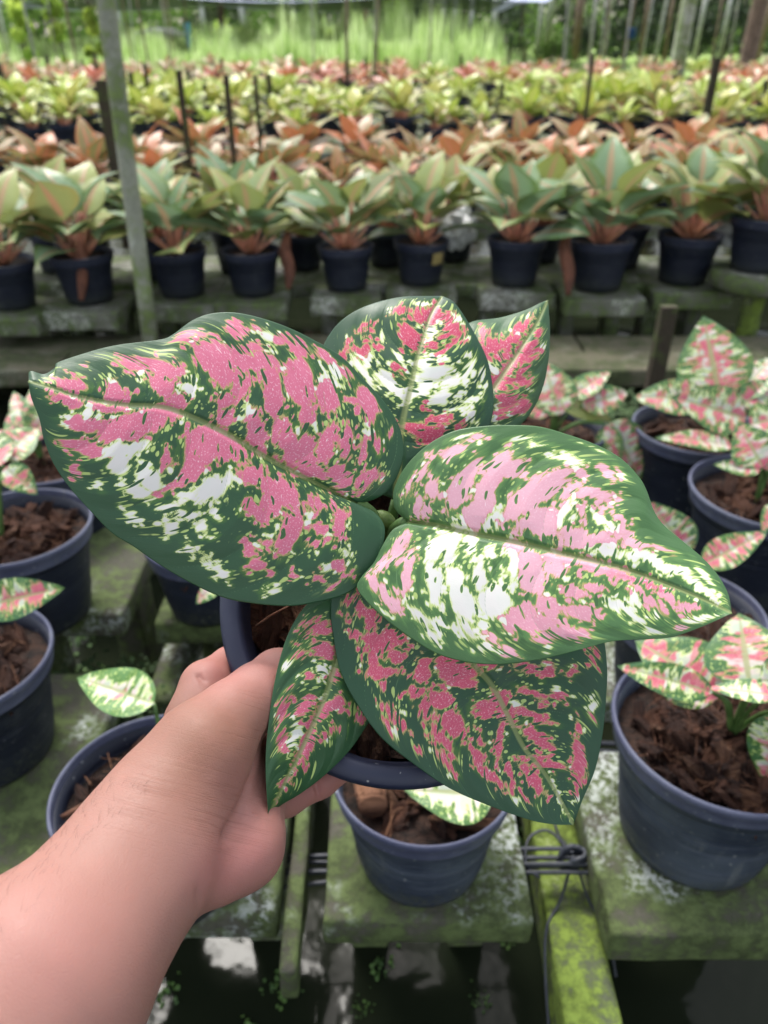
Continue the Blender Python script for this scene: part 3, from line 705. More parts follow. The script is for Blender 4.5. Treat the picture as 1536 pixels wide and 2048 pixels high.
# 9 right
e, D, h, loc, z = potted('navy pot at the right edge with drooping pink leaf stalks', 1542, 977, 312, 0.0, mat='pot', chunks=45)
c = (loc[0]-.02, loc[1], loc[2]+h-0.03)
for b, t, w in (((1525, 935), (1478, 842), 80), ((1520, 940), (1430, 925), 34), ((1550, 930), (1600, 830), 90), ((1535, 940), (1550, 850), 70)):
    px_leaf(e, b, t, w, z-.06, z-.05, roll=0, droop=.15, stalk_from=c, seed=w)
px_leaf(e, (1560, 1010), (1526, 1060), 40, z-.12, z-.14, roll=0, droop=.2, seed=5)
# 10 behind right leaf
e, D, h, loc, z = potted('small navy pot just behind the top edge of the right big leaf', 1106, 850, 222, 0.0, mat='pot', chunks=25)
c = (loc[0], loc[1], loc[2]+h-0.03)
for b, t, w, m_ in (((1120, 830), (1085, 715), 84, 'small_leaf'), ((1140, 795), (1225, 733), 48, 'small_leaf'), ((1165, 812), (1264, 778), 58, 'small_leaf'), ((1120, 800), (1232, 838), 42, 'green_leaf'), ((1215, 845), (1290, 960), 88, 'small_leaf'), ((1100, 830), (1040, 770), 60, 'small_leaf'), ((1215, 850), (1225, 960), 50, 'small_leaf')):
    px_leaf(e, b, t, w, z-.06, z-.05, mat=m_, roll=random.uniform(-.2, .2), droop=.15, stalk_from=c, seed=w)
# 11 behind right leaf tip
e, D, h, loc, z = potted('navy pot behind the right leaf tip with two small pink leaves above it', 1376, 1218, 304, 0.0, mat='pot', chunks=20)
c = (loc[0], loc[1], loc[2]+h-0.03)
for b, t, w in (((1405, 1130), (1535, 1060), 62), ((1375, 1110), (1305, 1005), 82), ((1330, 1150), (1250, 1100), 70)):
    px_leaf(e, b, t, w, z-.05, z-.07, roll=0, droop=.1, stalk_from=c, seed=w)

# ================================================================== ROW PLANTS
def plant_proto(kind, leafmats, nleaf, L, Wd, D, spread=(0.5, 1.1), stalkmat='pink_stalk', potmat='pot', detail=True, fol=None, height=0.10, droop=0.28, seed=0):
    random.seed(seed*31+5)
    e = empty('potted_plant'); h = D*0.75
    b, rm = pot_meshes(D, h, 32 if detail else 16, False, M[potmat], M['rim_dark'])
    po = note(link('pot', b, e))
    if detail: note(link('rim', rm, po))
    s_ = note(link('potting_mix', soil_mesh(D, .03, 14), e)); s_.location = (0, 0, h-0.022)
    variants = [leaf_mesh('leaf', L, Wd, M[m_], 9 if detail else 5, 3 if detail else 1, droop*random.uniform(.6, 1.4), random.uniform(.15, .5), 0, 0.012, seed=k) for k, m_ in enumerate(leafmats*2)]
    parts = []
    for i in range(nleaf):
        f = i/(nleaf-1); az = i*2.4+random.uniform(-.3, .3); el = R(80-55*f**0.9+random.uniform(-8, 8))
        st = height*random.uniform(.8, 1.2)*(1-0.35*f); base = Vector((0.012*math.cos(az), 0.012*math.sin(az), h-0.02))
        d = Vector((math.cos(az)*math.cos(el), math.sin(az)*math.cos(el), math.sin(el)))
        tipb = base+Vector((d.x*st*0.75, d.y*st*0.75, max(st*0.95*d.z, 0.045)))
        sc = random.uniform(.75, 1.12)*(0.9+0.1*f)
        el2 = el*0.80
        d2 = Vector((math.cos(az)*math.cos(el2), math.sin(az)*math.cos(el2), math.sin(el2)))
        zx = Vector((-math.cos(az)*math.sin(el2), -math.sin(az)*math.sin(el2), math.cos(el2))); xx_ = d2.cross(zx)
        mat = Matrix.Translation(tipb) @ Matrix((xx_, d2, zx)).transposed().to_4x4() @ Matrix.Rotation(random.uniform(-.4, .4), 4, 'Y') @ Matrix.Scale(sc, 4)
        vm = variants[i % len(variants)]
        if detail:
            o = note(link('leaf', vm, e)); o.matrix_local = mat
            P = resample(np.array([base, (base+tipb)/2+Vector((0, 0, -.004)), tipb]), 4)
            note(link('leaf_stalk', tube('leaf_stalk', P, np.linspace(.0075, .004, 4), M[stalkmat], 6), e))
        else: parts.append((vm, mat))
    if not detail:
        bm = bmesh.new(); me = bpy.data.meshes.new('foliage')
        for vm, mt in parts:
            t = vm.copy(); t.transform(mt); bm.from_mesh(t); bpy.data.meshes.remove(t)
        bm.to_mesh(me); bm.free(); me.polygons.foreach_set('use_smooth', [True]*len(me.polygons))
        for m_ in leafmats[:1]: me.materials.clear(); me.materials.append(M[m_])
        note(link('foliage', me, e))
    return e
GP = [plant_proto('green', ['green_leaf', 'green_leaf', 'green_leaf', 'olive_leaf', 'green_leaf'], 17, 0.25, 0.185, 0.245, seed=k, height=0.19, droop=0.34) for k in range(4)]
OP = [plant_proto('orange', ['orange_leaf', 'orange_leaf', 'orange_leaf', 'olive_leaf'], 14, 0.23, 0.10+0.012*k, 0.24, seed=10+k, height=0.11, droop=.42) for k in range(3)]
YP = [plant_proto('yellow', ['yellow_leaf', 'yellow_leaf', 'yellow_leaf', 'olive_leaf', 'pale_leaf'][:3+k], 16, 0.22, 0.115, 0.25, detail=True, seed=20+k, height=0.12, stalkmat='pink_stalk', droop=.4) for k in range(3)]
YF = [plant_proto('yellow', ['yellow_leaf'], 16, 0.23, 0.12, 0.26, detail=False, seed=30+k, height=0.12, droop=.4) for k in range(3)]
RF = [plant_proto('red', ['red_leaf'], 14, 0.23, 0.10, 0.26, detail=False, seed=40+k, height=0.12, droop=.4) for k in range(3)]
OF = [plant_proto('orange', ['orange_leaf'], 14, 0.23, 0.10, 0.26, detail=False, seed=60+k, height=0.12, droop=.4) for k in range(2)]
PF = [plant_proto('pale', ['pale_leaf'], 14, 0.24, 0.11, 0.26, detail=False, seed=50+k, height=0.12, droop=.4) for k in range(2)]
random.seed(99)
used = set()
def put(protos, x, y, z, s, label, group, rz=None):
    if random.random() < .035 and y > 4.5: return None
    p = random.choice(protos)
    if p.name in used: o = copy_tree(p)
    else: used.add(p.name); o = p
    o.location = (x, y, z); o.rotation_euler = (random.uniform(-.03, .03), random.uniform(-.03, .03), random.random()*6.28 if rz is None else rz); o.scale = (s, s, s)
    tag(o, label, 'potted plant', group); return o
GG = 'silver green plants with pink stalks along the bench'
front = [(3, 518, 126, 'leftmost front row silver green plant, cut by the left edge'), (163, 505, 128, 'second front row silver green plant with a dry leaf over its pot'),
         (355, 498, 120, 'front row plant just right of the tall grey green pole'), (501, 497, 118, 'fourth front row plant with a brown dry leaf at its right'),
         (692, 490, 114, 'front row plant above the middle leaf of the held plant, pot fully visible'), (842, 478, 114, 'front row plant whose navy pot carries a yellow tag'),
         (1034, 475, 122, 'front row plant directly right of the white bag'), (1207, 478, 130, 'front row plant with splayed silver leaves and a brown dry leaf at its left'),
         (1381, 466, 128, 'front row plant second from the right edge on its own slab'), (1536, 432, 140, 'rightmost plant standing higher on a round concrete table')]
frontloc = []
for i, (cx, cy, w, lab) in enumerate(front):
    D, h, loc, z = place_pot(cx, cy, w, 0.0 if i < 9 else 0.10)
    s = D/0.245; rz = random.random()*6.28
    o = put([GP[i % 4]], *loc, s, lab, GG, rz); frontloc.append((loc, D, h, o))
    if i < 9:
        slab(loc[0], loc[1]-0.01, loc[2], D*1.22, D*1.25, 0.075, 'slab under the '+['first', 'second', 'third', 'fourth', 'fifth', 'sixth', 'seventh', 'eighth', 'ninth'][i]+' front row pot from the left', mat='slab_far', group='concrete slabs under the front row')
    # second row right behind
    for q, (dx, dy) in enumerate(((0.5, 0.42),)):
        x2 = loc[0]+D*0.72; y2 = loc[1]+dy+random.uniform(-.03, .03)
        put(GP, x2, y2, 0, s*random.uniform(.85, 1.02), 'second row plant right behind the '+['first', 'second', 'third', 'fourth', 'fifth', 'sixth', 'seventh', 'eighth', 'ninth', 'tenth'][i]+' front row plant from the left', 'second row of silver green plants')
for x2, lb in ((-1.95, 'leftmost plant of the second row of silver green plants'), (-1.55, 'second plant from the left in the row behind the front one'), (1.75, 'last plant at the right end of the second silver green row')):
    put(GP, x2, 3.75, 0, 0.95, lb, 'second row of silver green plants')
bench = link('bench_slabs', rough_box('bench_slabs', 7.5, 0.55, 0.06, M['slab_far'], 30, 0.004, 0.006, 3)); bench.location = (0, 3.78, -0.004)
tag(bench, 'continuous mossy concrete bench carrying the second row of pots', 'bench')
# tag on pot, dry leaves
loc, D, h, o = frontloc[5]
t = rough_box('price_tag', 0.055, 0.002, 0.05, M['tagmat'], 0, 0, 0.0006)
to = link('tag', t); to.location = (loc[0]+0.072, loc[1]-D*0.40, loc[2]+h*0.80); to.rotation_euler = (R(8), 0, R(38)); tag(to, 'blank yellow tag stuck on the navy pot in the front row', 'tag')
for px, py0, py1, lab in ((160, 425, 600, 'long brown dry leaf hanging down in front of the second front row pot'), (574, 465, 578, 'brown dry leaf hanging right of the fourth front row pot'), (1133, 455, 590, 'reddish brown dry leaf hanging left of the splayed silver plant')):
    dd = np.linalg.norm(onz(px, 585, 0)-CAM)*0.955 if px < 200 else 3.2
    dd = (onz(px, 600, 0)-CAM)@FW-(0.03 if px > 200 else 0.16)
    P = resample(np.array([at(px+2, py0, dd), at(px-4, (py0*2+py1)/3, dd-.005), at(px+5, (py0+py1*2)/3, dd), at(px+3, py1, dd)]), 14)
    rr = 0.024*np.sin(np.linspace(.3, 2.9, 14))+0.004
    tag(link('dry_leaf', tube('dry_leaf', P, rr, M['dry'], 9)), lab, 'dry leaf')
# round table right
rt = empty('round_table', (frontloc[9][0][0]+0.02, frontloc[9][0][1]-0.02, 0.10)); tag(rt, 'round mossy concrete table on a post at the right edge', 'table')
V_, F_ = lathe_vf([(0, 0), (0.19, 0), (0.20, -0.008), (0.20, -0.055), (0.19, -0.065), (0, -0.065)], 40); link('table_top', mesh('table_top', V_, F_, M['slab_far']), rt)
V_, F_ = lathe_vf([(0.045, -0.066), (0.045, -0.6)], 20); link('table_post', mesh('table_post', V_, F_, M['beam']), rt)
# white bags
for px, py, s, lab in ((912, 455, 0.085, 'crumpled white plastic bag between two front row plants'), (1448, 440, 0.10, 'white plastic bag behind the second plant from the right edge')):
    bm = bmesh.new(); bmesh.ops.create_icosphere(bm, subdivisions=4, radius=1)
    for v in bm.verts:
        n = v.co.copy(); v.co = n*(1+0.35*mnoise.noise(n*2.3+Vector((px, 0, 0)))+0.18*mnoise.noise(n*6)); v.co.z *= 1.1
    me = bpy.data.meshes.new('plastic_bag'); bm.to_mesh(me); bm.free(); me.materials.append(M['white_plastic'])
    o = link('plastic_bag', me); o.scale = (s, s, s); o.location = at(px, py, 3.55); tag(o, lab, 'bag')

# orange rows
O1 = 'first second third fourth fifth sixth seventh eighth ninth tenth eleventh twelfth thirteenth fourteenth fifteenth sixteenth seventeenth eighteenth nineteenth twentieth'.split()
O2 = O1[:9]
def ordw(n): return O1[n-1] if n <= 20 else 'twenty-'+O2[n-21] if n < 30 else 'thirtieth' if n == 30 else 'thirty-'+O2[n-31]
for r_, (y, n) in enumerate(((5.0, 0.35), (5.6, 0.37), (6.2, 0.40))):
    x = -y*0.48; cnt_ = 0
    while x < y*0.48:
        cnt_ += 1
        put(OP, x+random.uniform(-.05, .05), y+0.05*x/3+random.uniform(-.08, .08), 0, random.uniform(.9, 1.4), ordw(cnt_)+' orange leaved plant from the left in the '+['nearest', 'middle', 'farthest'][r_]+' orange row', 'orange leaved plants in the middle rows'); x += n
for r_, y in enumerate((8.6, 9.4, 10.3)):
    x = -y*0.47; cnt_ = 0
    while x < y*0.47:
        cnt_ += 1
        put(YP, x+random.uniform(-.08, .08), y+random.uniform(-.12, .12), 0, random.uniform(.95, 1.65), ordw(cnt_)+' yellow green plant from the left in the '+['nearest', 'second', 'third'][r_]+' yellow row', 'yellow green plants in the near yellow rows'); x += 0.46
for r_, y in enumerate((11.3, 12.2)):
    x = -y*0.48
    while x < y*0.48:
        put(YF, x+random.uniform(-.1, .1), y+random.uniform(-.12, .12), 0, random.uniform(.95, 1.6), 'yellow green potted plant in the far yellow rows', 'yellow green plants in the far yellow rows'); x += 0.5
for r_, y in enumerate((14.5, 15.3, 17.5, 18.5, 21.5, 23.5)):
    x = -y*0.48
    while x < y*0.48:
        pale = (x < -2 and r_ > 2) or (x > 2 and r_ > 4)
        kq = 1 if pale else 2 if random.random() < .16 else 3 if random.random() < .25 else 0
        put((RF, PF, YF, OF)[kq], x+random.uniform(-.2, .2), y+random.uniform(-.2, .2), 0, random.uniform(.9, 1.7), ('red leaved', 'pale salmon', 'yellow green', 'orange leaved')[kq]+' potted plant in the far red and salmon rows',
            ('red leaved', 'pale salmon', 'yellow green', 'orange leaved')[kq]+' plants in the far red and salmon rows'); x += 0.62
for y0, y1 in ((4.8, 6.45), (8.35, 10.6), (11.05, 12.5), (14.2, 15.6), (17.2, 18.8), (21.2, 23.9)):
    o = link('concrete_bench', plane('concrete_bench', -y1*.6, y0, y1*.6, y1, 0.0, M['slab_far']));
    me = o.data; bm = bmesh.new(); bm.from_mesh(me); r = bmesh.ops.extrude_face_region(bm, geom=bm.faces[:]); [setattr(v, 'co', v.co-Vector((0, 0, .08))) for v in r['geom'] if isinstance(v, bmesh.types.BMVert)]; bmesh.ops.recalc_face_normals(bm, faces=bm.faces[:]); bm.to_mesh(me); bm.free()
    me.polygons.foreach_set('use_smooth', [False]*len(me.polygons)); o.location.z = -0.002
    tag(o, kind='structure')

# ================================================================== POSTS
def post(px, py, zb, wpx, ztop, mat, label, rnd=True, lean=(0, 0), name='pole', d=None, cat='pole', group=None):
    p = onz(px, py, zb) if d is None else at(px, py, d)
    dd = (p-CAM)@FW; w = wpx/FPX*dd; H = ztop-p[2]
    P = np.array([(0, 0, 0), (lean[0]*.33*H, lean[1]*.33*H, H*.33), (lean[0]*.66*H, lean[1]*.66*H, H*.66), (lean[0]*H, lean[1]*H, H)])
    if rnd: me = tube(name, resample(P, 14), np.linspace(w/2*1.05, w/2*.92, 14), M[mat], 14)
    else:
        V, F = box_vf(-w/2, -w/2, 0, w/2, w/2, H); me = mesh(name, V, F, M[mat], False)
    o = link(name, me); o.location = p; o.rotation_euler = (0, 0, 0.1); tag(o, label, cat, group); return o
post(304, 705, -0.15, 30, 3.0, 'post', 'tall grey green pole standing left of the big leaf', lean=(0.030, 0.0))
post(1350, 162, -0.1, 30, 3.6, 'post', 'thick grey pole standing in the red rows at upper right', lean=(0.01, 0))
post(1484, 168, -0.1, 30, 3.6, 'post_brown', 'thick brown pole nearest the upper right corner', lean=(0.01, 0))
post(730, 112, -0.1, 9, 4.5, 'post_brown', 'slim brown pole left of the picture centre at the top', lean=(0.03, 0))
post(444, 132, -0.1, 12, 4.0, 'post_brown', 'leaning brown pole between the blue pole and the yellow rows', lean=(0.09, 0))
for i, (px, py, w, mt, ln) in enumerate(((250, 110, 13, 'post_white', -.06), (416, 118, 9, 'post_white', -.05), (492, 95, 10, 'post_white', -.03), (590, 100, 8, 'post_white', 0), (626, 92, 9, 'post_white', 0), (885, 100, 8, 'post_white', 0),
                                          (908, 112, 8, 'post_white', 0), (940, 108, 8, 'post_white', 0), (984, 112, 11, 'post_white', .02), (1074, 75, 9, 'post_white', .02), (1092, 130, 15, 'post', .02), (1128, 150, 11, 'post', .03), (1151, 120, 16, 'post_brown', .0),
                                          (1250, 110, 8, 'post_brown', .03), (1280, 108, 8, 'post_brown', .03), (1390, 100, 8, 'post_white', .03), (1440, 100, 8, 'post_white', .02), (1520, 92, 10, 'post_brown', .02), (60, 125, 8, 'post_white', -.03), (118, 125, 9, 'post_brown', -.03), (1180, 100, 7, 'post_white', 0), (1330, 98, 7, 'post_brown', 0))):
    q = onz(px, max(py, 108), -0.2)
    if q[1] > 60: q = onz(px, 108+5, -0.2)
    dd = min((q-CAM)@FW, 45); p = at(px, 100, dd); p[2] = -0.2
    H = 5.0; w_ = w/FPX*dd
    o = link('pole', tube('pole', np.array([(0, 0, 0), (ln*H/2, 0, H/2), (ln*H, 0, H)]), w_/2, M[mt], 10)); o.location = p
    tag(o, ('pale' if mt == 'post_white' else 'brown' if mt == 'post_brown' else 'grey')+' slim pole holding the shade net beyond the rows', 'pole', 'slim net poles beyond the plant rows')
ST = 'short dark stakes standing among the rows'
for px, pyt, pyb, w, ztop, lab in ((202, 160, 640, 22, 0, 'flat topped brown stake touching the tall grey green pole'), (357, 140, 330, 12, 0, 'dark stake right of the tall pole'), (452, 150, 300, 11, 0, 'second dark stake from the tall pole'), (510, 150, 275, 8, 0, 'third and thinnest dark stake from the tall pole'),
                              (92, 110, 180, 7, 0, 'short dark stake in the yellow rows near the left edge'), (188, 105, 195, 7, 0, 'short dark stake in the yellow rows, left of the flat topped one'), (1186, 110, 225, 8, 0, 'dark stake in the yellow rows at right'), (1435, 115, 245, 15, 0, 'thick dark stake at the right with a flat top'),
                              (1338, 612, 775, 32, 0, 'black wet stake behind the tall pink and white leaf'), (1050, 92, 150, 6, 0, 'thin dark stake in the far red rows'), (1020, 100, 150, 5, 0, 'thinner dark stake in the far red rows')):
    # distance such that the stake's foot stands on the bench level
    if px == 202: dd = 3.75
    elif px in (357, 452, 510): dd = 4.45
    elif px in (1435, 1186): dd = 6.6
    elif px == 1338: dd = 2.15
    else: dd = (onz(px, pyb, 0)-CAM)@FW if pyb < 400 else 3
    p = at(px, pyt, dd); w_ = w/FPX*dd; zb = -0.3 if px != 202 else -0.02
    V, F = box_vf(-w_/2, -w_/3, zb-p[2], w_/2, w_/3, 0); o = link('stake', mesh('stake', V, F, M['post_dark'], False)); o.location = p; o.rotation_euler = (0, 0, random.uniform(-.2, .2))
    tag(o, lab, 'stake', ST)
for i in range(30):
    px = random.uniform(0, 1536); dd = random.uniform(16, 30); p = at(px, 100, dd); p[2] = -0.2; w_ = random.uniform(.03, .07); ln = random.uniform(-.05, .05)
    o = link('pole', tube('pole', np.array([(0, 0, 0), (ln*1.7, 0, 1.7), (ln*3.4, 0, 3.4)]), w_/2, M[('post_white', 'post', 'post_brown')[i % 3]], 8)); o.location = p
    tag(o, 'slim straight pole rising out of the far red rows', 'pole', 'slim poles rising out of the far rows')
for i in range(26):
    y = random.choice((8.9, 9.8, 10.8, 12.0, 14.9, 18.0, 22)); x = random.uniform(-.45, .45)*y; h_ = random.uniform(.5, .75)
    V, F = box_vf(-.02, -.02, -.05, .02, .02, h_); o = link('stake', mesh('stake', V, F, M['post_dark'], False)); o.location = (x, y, 0); o.rotation_euler = (random.uniform(-.05, .05), random.uniform(-.05, .05), random.random())
    tag(o, 'small dark stake poking up between the far plants', 'stake', 'small dark stakes among the far plants')
# far thin rods in the grass: one by one
for i in range(80):
    px = random.uniform(760, 1000) if i % 3 else random.uniform(160, 1500); dd = random.uniform(30, 40); p = at(px, 90, dd); p[2] = -0.2
    o = link('thin_rod', tube('thin_rod', np.array([(0, 0, 0), (random.uniform(-.03, .03), 0, random.uniform(1.0, 1.9))]), 0.026, M['post_dark'], 6)); o.location = p
    tag(o, 'thin dark rod in the rod rows in front of the bright grass', 'rod', 'thin dark rods in front of the bright grass')

# ================================================================== FAR BACKGROUND
def m_thin(name, c, c2, sc, tf=0.45):
    m = m_simple(name, c, c2, sc, 0.7, 0.0); t = m.node_tree; b = t.nodes['Principled BSDF']; tr = t.nodes.new('ShaderNodeBsdfTranslucent'); mx = t.nodes.new('ShaderNodeMixShader')
    t.links.new(b.inputs['Base Color'].links[0].from_socket, tr.inputs[0]); mx.inputs[0].default_value = tf
    t.links.new(b.outputs[0], mx.inputs[1]); t.links.new(tr.outputs[0], mx.inputs[2]); t.links.new(mx.outputs[0], t.nodes['Material Output'].inputs[0]); return m
M['grass_far'] = m_thin('tall_grass', (0.58, 0.68, 0.36), (0.32, 0.46, 0.13), 0.9)
M['crown_dark'] = m_simple('dark_crown', (0.035, 0.06, 0.022), (0.012, 0.022, 0.009), 2, 0.8, 0.2)
M['crown_mid'] = m_thin('mid_crown', (0.16, 0.26, 0.06), (0.07, 0.13, 0.03), 2)
M['crown_bright'] = m_thin('bright_crown', (0.50, 0.60, 0.12), (0.26, 0.40, 0.06), 2)
M['trunk'] = m_simple('tree_trunk', (0.10, 0.085, 0.065), (0.05, 0.04, 0.03), 4, 0.9)
V = []; F = []
for k in range(26000):
    px = random.uniform(-100, 1640); y = random.uniform(30, 58); x = (px-768)/FPX*y*0.87
    hgt = 0.9+1.9*max(0, mnoise.noise(Vector((x*0.75, y*0.3, 3)))+0.12)
    if 560 < px < 1000: hgt *= 1.4
    if px > 900: hgt *= max(.2, 1-(px-900)/260)
    if px < 250: hgt *= .8
    a = random.random()*3.14; w = 0.06; lx = random.uniform(-.2, .2); c = len(V); ca, sa = math.cos(a)*w, math.sin(a)*w
    V += [(x-ca, y-sa, -.22), (x+ca, y+sa, -.22), (x+lx*.5+ca*.7, y+sa*.7, -.22+hgt*.6), (x+lx*.5-ca*.7, y-sa*.7, -.22+hgt*.6), (x+lx, y, -.22+hgt)]
    F += [(c, c+1, c+2, c+3), (c+3, c+2, c+4)]
tag(link('tall_grass', mesh('tall_grass', V, F, M['grass_far'], False)), 'bright green tall grass growing beyond the plant rows', 'grass', kind='stuff')
def tree(x, y, H, cr, mat, label, group, trunk=0.12, base=1.2, n=1500, seed=0, name='tree', cat='tree'):
    random.seed(seed)
    e = empty(name, (x, y, -0.22)); V = []; F = []
    P = [(0, 0, 0), (random.uniform(-.2, .2), 0, H*.35), (random.uniform(-.4, .4), 0, H*.8)]
    parts = [tube_vf(resample(np.array(P), 8), np.linspace(trunk, trunk*.4, 8), 8)]
    for k in range(5):
        a = random.random()*6.28; z0 = H*random.uniform(.3, .6); parts.append(tube_vf(np.array([(0, 0, z0), (cr*.3*math.cos(a), cr*.3*math.sin(a), z0+H*.12), (cr*.7*math.cos(a), cr*.7*math.sin(a), z0+H*.3)]), (trunk*.45, trunk*.3, trunk*.12), 6))
    link('trunk', mesh('trunk', *merge(parts), M['trunk']), e)
    cl = [(random.gauss(0, cr*.45), random.gauss(0, cr*.45), base+(H-base)*random.random()**.8, cr*random.uniform(.25, .5)) for _ in range(16)]
    for k in range(n):
        cx, cy, cz, r = random.choice(cl); d = Vector((random.gauss(0, 1), random.gauss(0, 1), random.gauss(0, .8))); d = d.normalized()*r*random.random()**.4
        s = random.uniform(.10, .22)*(H/6)**.5; nn = Vector((random.gauss(0, 1), random.gauss(0, 1), random.gauss(0, 1))).normalized(); t = nn.orthogonal().normalized()*s; b = nn.cross(t)*.55; c = len(V); o = Vector((cx, cy, cz))+d
        V += [o-t, o+b, o+t, o-b]; F.append((c, c+1, c+2, c+3))
    link('crown', mesh('crown', V, F, M[mat], False), e); tag(e, label, cat, group); return e
V = []; F = []
random.seed(77)
TX = sorted((-40, 70, 180, 300, 420, 560, 690, 800, 930, 1040, 1150, 1250, 1350, 1450, 1560, 1640, 1100, 1400, 1000, 1300, 1500, 1200, 620, 240, 440, 60, 850))
for k in range(15000):
    y = random.uniform(95, 112); x = random.uniform(-75, 75); z = -0.2+9.5*random.random()**1.2; s_ = random.uniform(.3, .8)
    nn = Vector((random.gauss(0, 1), random.gauss(0, 1), random.gauss(0, 1))).normalized(); t = nn.orthogonal().normalized()*s_; b = nn.cross(t)*.6; c = len(V); o = Vector((x, y, z)); V += [o-t, o+b, o+t, o-b]; F.append((c, c+1, c+2, c+3))
tag(link('far_woodland', mesh('far_woodland', V, F, M['crown_mid'], False)), 'dark woodland closing the view behind the separate trees', 'woodland', kind='stuff')
i = 0
for px, dd, H, cr, mt, bs in ((-40, 60, 7, 3.4, 'crown_mid', .6), (70, 66, 8, 3.6, 'crown_mid', .5), (180, 60, 6.5, 3, 'crown_mid', .4), (300, 68, 8, 4, 'crown_mid', 1.6), (420, 70, 8, 4, 'crown_dark', 1.8), (560, 72, 9, 4, 'crown_mid', 1.6), (690, 66, 8, 3.6, 'crown_dark', 1.4), (800, 72, 9, 4, 'crown_dark', 1.2), (930, 60, 8, 4, 'crown_dark', .8),
                          (1040, 58, 9, 4, 'crown_dark', .5), (1150, 56, 8, 3.6, 'crown_dark', .3), (1250, 58, 8, 4, 'crown_dark', .3), (1350, 54, 8, 3.6, 'crown_dark', .2), (1450, 56, 8, 4, 'crown_dark', .2), (1560, 52, 8, 4, 'crown_dark', .2), (1640, 58, 8, 4, 'crown_dark', .4),
                          (1100, 66, 8, 4, 'crown_mid', .2), (1400, 68, 8, 4, 'crown_dark', .0), (1000, 72, 8, 4, 'crown_dark', .2), (1300, 72, 9, 4, 'crown_mid', 0), (1500, 72, 9, 5, 'crown_dark', 0), (1200, 74, 9, 5, 'crown_dark', 0), (620, 80, 9, 5, 'crown_mid', 0), (240, 80, 9, 5, 'crown_mid', 0), (440, 84, 9, 5, 'crown_mid', 0), (60, 84, 9, 5, 'crown_dark', 0), (850, 84, 9, 5, 'crown_dark', 0)):
    p = at(px, 90, dd); tree(p[0], p[1], H, cr, mt, ordw(1+TX.index(px))+' tree from the left in the line beyond the field', 'trees beyond the field', .16, bs, 2600, i+1); i += 1
for px, dd, H, cr, mt, lab in ((197, 22, 3.2, .35, 'crown_bright', 'bright green slender young tree at the upper left'), (120, 24, 2.6, .4, 'crown_bright', 'bright bushy sapling left of the slender tree'), (50, 26, 2.4, .5, 'crown_bright', 'pale green sapling at the upper left corner'),
                          (300, 46, 1.6, 1.2, 'crown_bright', 'yellowish shrub behind the white heap'), (450, 48, 1.9, 1.5, 'crown_bright', 'wide yellow green shrub beyond the blue pole'), (620, 44, 1.6, 1.0, 'crown_bright', 'rounded bright shrub near the picture centre top'), (760, 46, 2.0, 1.5, 'crown_bright', 'bright shrub left of the rods'), (900, 46, 1.7, 1.2, 'crown_bright', 'bright shrub behind the rods'), (1010, 34, 1.1, .9, 'crown_mid', 'mid green shrub right of the rods'), (1110, 33, 1.0, .9, 'crown_mid', 'mid green bush at the foot of the grey poles')):
    p = at(px, 95, dd); tree(p[0], p[1], H, cr, mt, lab, None, .04, .15, 1200, i+50, 'shrub', 'shrub'); i += 1
random.seed(5)
# shade net far edge
def m_net():
    s = N('shade_net'); s.fin((0.22, 0.25, 0.36), 0.8); s.b.inputs['Alpha'].default_value = 0.85; return s.m
V = []; F = []; nx, ny = 40, 8
for j in range(ny+1):
    for i_ in range(nx+1):
        x = -30+60*i_/nx; y = 34+17*j/ny; z = 2.62-0.26*abs(math.sin(i_*0.45))-0.06*math.sin(j*1.3)-(0.16 if j == 0 else 0)+(0.9 if x > 6 else 0); V.append((x, y, z))
F = [(j*(nx+1)+i_, j*(nx+1)+i_+1, (j+1)*(nx+1)+i_+1, (j+1)*(nx+1)+i_) for j in range(ny) for i_ in range(nx)]
NM = m_net()
V2 = []; nx2, ny2 = 24, 16
for j in range(ny2+1):
    for i_ in range(nx2+1):
        V2.append((-24+48*i_/nx2, -7+33.5*j/ny2, 3.25+0.12*math.cos(i_*1.1)+0.08*math.cos(j*1.7)))
F2 = [(j*(nx2+1)+i_, j*(nx2+1)+i_+1, (j+1)*(nx2+1)+i_+1, (j+1)*(nx2+1)+i_) for j in range(ny2) for i_ in range(nx2) if not (i_ % 6 == 3 and j % 3 == 1)]
NM2 = NM.copy(); NM2.node_tree.nodes['Principled BSDF'].inputs['Base Color'].default_value = (.06, .07, .10, 1); NM2.node_tree.nodes['Principled BSDF'].inputs['Alpha'].default_value = 0.42
tag(link('shade_net', mesh('shade_net', V2, F2, NM2)), 'wide shade net stretched on the poles over all the potted plants')
bpy.data.objects['shade_net']['category'] = 'shade net'
tag(link('shade_net', mesh('shade_net', V, F, NM)), 'dark blue shade net sagging across the top of the picture', 'shade net')
for px, py, dd, sx, sz, c, nm, lab in ((378, 80, 30, .22, 1.15, (.10, .45, .62), 'blue_pipe', 'upright light blue pipe among the grass'), (1262, 66, 40, .45, .5, (.02, .10, .45), 'blue_barrel', 'small blue barrel under the dark trees'), (413, 102, 28, .25, .45, (.45, .03, .03), 'red_can', 'red can standing at the end of the rows'), (462, 85, 34, .3, .5, (.04, .07, .2), 'dark_blue_drum', 'dark blue drum behind the leaning brown pole')):
    p = at(px, py, dd)
    V_, F_ = lathe_vf([(0, sz/2), (sx/2*.9, sz/2), (sx/2, sz/2-.03), (sx/2*1.04, sz*.18), (sx/2, sz*.15), (sx/2*1.04, -sz*.18), (sx/2, -sz*.2), (sx/2, -sz/2), (0, -sz/2)], 16)
    V_ = [(x, y, z) for x, y, z in V_]; o = link(nm, mesh(nm, V_, F_, m_simple(nm+'_paint', c, tuple(k*.7 for k in c), 5, .5))); o.location = p; tag(o, lab, nm.split('_')[-1])
